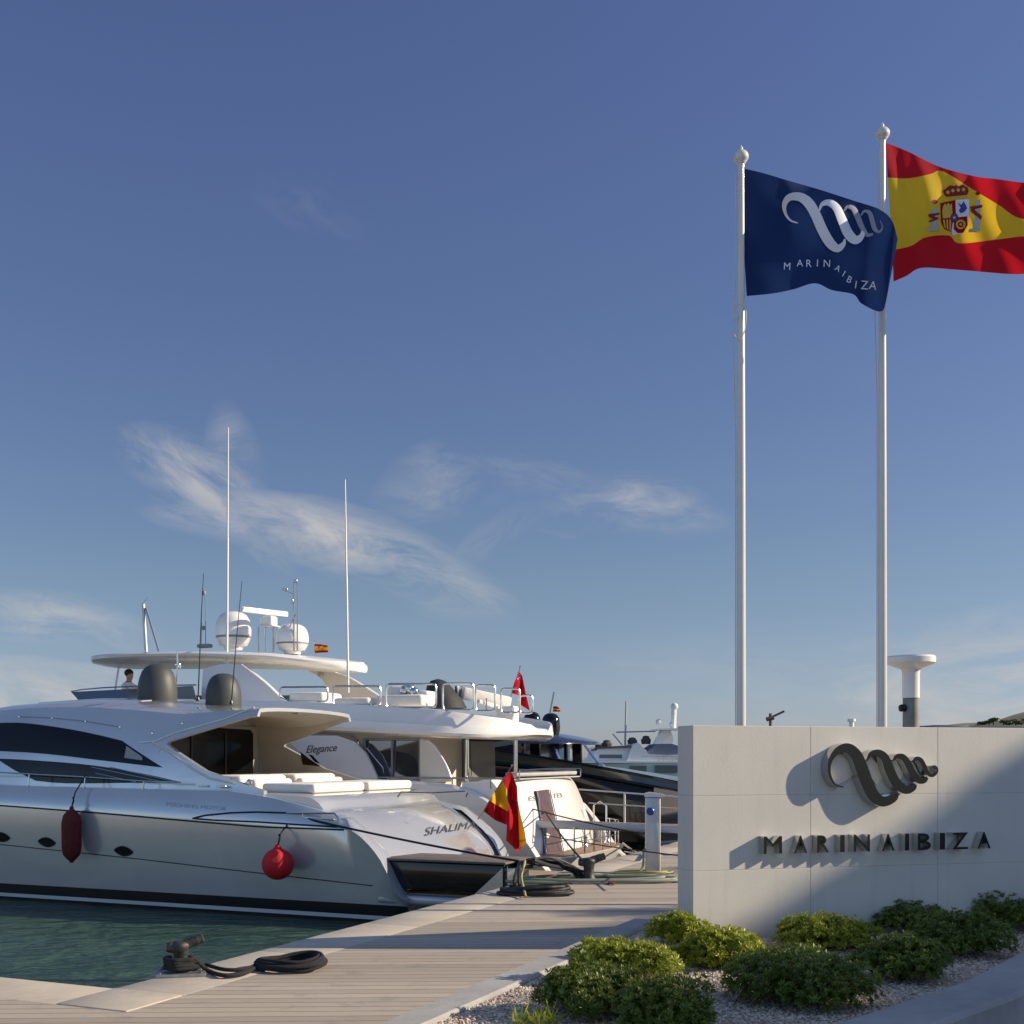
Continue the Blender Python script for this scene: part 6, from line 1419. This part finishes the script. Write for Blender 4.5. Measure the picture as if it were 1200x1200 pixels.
# ------------------------------------------------------------------ outside the frame to the right: building added to shade the bed and wall
ob = empty('building', (40, 5.74, 0), 0, 'added four storey building casting shade from outside the picture to the right', 'building')
m_ = MB(); 
obm = mat('warm render', (.50, .46, .38), .85, var=.1, vscale=.5)
m_.box((0, -5, 7.3), (9, 35, 14.6), bev=.02); m_.build('walls', obm, ob)
m_ = MB(); m_.box((-4.75, 1.2, 14.38), (.5, 12.6, .84), bev=.02); m_.box((-4.75, -8.0, 14.8), (.5, 19.4, 1.6), bev=.02); m_.build('parapet', obm, ob)  # stepped top shaped to set where the shade falls
m_ = MB(); m_.box((-4.75, 5.55, 14.90), (.44, 1.9, .30), bev=.02); m_.build('blocker', obm, ob)  # box added to stop sun leaking through the sparse hedge
for j in range(4):
    for k in range(8):
        m_ = MB(); m_.box((-4.52, -20 + k * 3.6, 2 + j * 3.4), (.08, 1.4, 1.7), bev=.01); w_ = m_.build('window', blackglass, ob)
        m_ = MB(); m_.box((-4.58, -20 + k * 3.6, 1.1 + j * 3.4), (.2, 1.6, .08), bev=.01); m_.build('sill', white, w_)

# planter hedge added to soften the shade edge; a palm before the building
rn = random.Random(77); hd = MB()
for k in range(26000):
    y = rn.uniform(-11, 7.4); yw = y + 6; top = interp([(-6, 9.0), (7.9, 8.98), (8.3, 8.5), (8.6, 8.04), (10.2, 8.04), (10.6, 8.20), (11.0, 8.28), (11.7, 8.50), (12.2, 8.25), (13.4, 8.05)], yw) + .035 * math.sin(yw * 5.1) + .03 * math.sin(yw * 13)
    z = top + 6.836 - abs(rn.gauss(0, .09)); s_ = .045; p = Vector((-4.75 + rn.uniform(-.15, .15), y, z)); a = Vector((rn.uniform(-s_, s_), rn.uniform(-s_, s_), rn.uniform(-s_, s_))); b = Vector((rn.uniform(-s_, s_), rn.uniform(-s_, s_), rn.uniform(-s_, s_)))
    hd.add([p, p + a, p + b + a, p + b], [[0, 1, 2, 3]])
ho = hd.build('hedge', leaf_shaded, None, loc=(40, 5.74, 0), ang=None, weld=False); tag(ho, 'added shade softening planter hedge along the roof edge of the building outside the picture', 'hedge')
pt = empty('palm_tree', (17.2, 13.1, 0), 0, 'fan palm standing before the building outside the picture', 'palm')
m_ = MB(); m_.tube([(0, 0, 0), (.05, 0, 3.5), (0, 0, 6.6)], [.18, .13, .12], 10); m_.build('trunk', stemm, pt)
m_ = MB()
for k in range(26):
    a = rn.uniform(0, 6.28); up = rn.uniform(-.5, .9); L_ = rn.uniform(.9, 1.4); d = Vector((math.cos(a), math.sin(a), up)).normalized(); sd_ = d.cross(Vector((0, 0, 1))).normalized()
    pts = [Vector((0, 0, 6.6)) + d * L_ * t + Vector((0, 0, -.5 * L_ * t * t)) for t in (0, .25, .5, .75, 1)]
    m_.tube(pts, [.012, .010, .008, .006, .003], 4)
    for i in range(1, 18):
        t = i / 18; c = Vector((0, 0, 6.6)) + d * L_ * t + Vector((0, 0, -.5 * L_ * t * t)); ln = .42 * math.sin(math.pi * (t * .85 + .1))
        for sg in (1, -1): e = c + (sd_ * sg + d * .8).normalized() * ln + Vector((0, 0, -.08)); m_.add([c, (c + e) / 2 + d * .014, e, (c + e) / 2 - d * .014], [[0, 1, 2, 3]])
m_.build('crown', leaf_shaded, pt, ang=None, weld=False)

for nm in ('covered_gear', 'covered_gear.001'):
    o_ = bpy.data.objects.get(nm)
    if o_: split_parts(o_)

for nm in ('covered_gear', 'covered_gear.001'):
    o_ = bpy.data.objects.get(nm)
    if o_: split_parts(o_)

# fallen leaves on the gravel
rn = random.Random(5); fl_ = MB(); n_ = 0
while n_ < 260:
    x, y = rn.uniform(0, 5), rn.uniform(6.6, 11)
    if not inside(x, y, bed) or y > 10 + .285 * x: continue
    n_ += 1; a = rn.uniform(0, 6.28); L_ = rn.uniform(.012, .028); p = Vector((x, y, .088 + rn.uniform(0, .008))); d = Vector((math.cos(a), math.sin(a), rn.uniform(-.2, .4))) * L_; e = Vector((-math.sin(a), math.cos(a), rn.uniform(-.2, .2))) * L_ * .4
    fl_.add([p - d, p + e, p + d, p - e], [[0, 1, 2, 3]])
tag(fl_.build('leaf_litter', mat('dead leaves', (.16, .08, .03), .8, var=.5, vscale=20), ang=None, weld=False), 'scattered dead brown leaves on the gravel', 'leaf litter', kind='stuff')
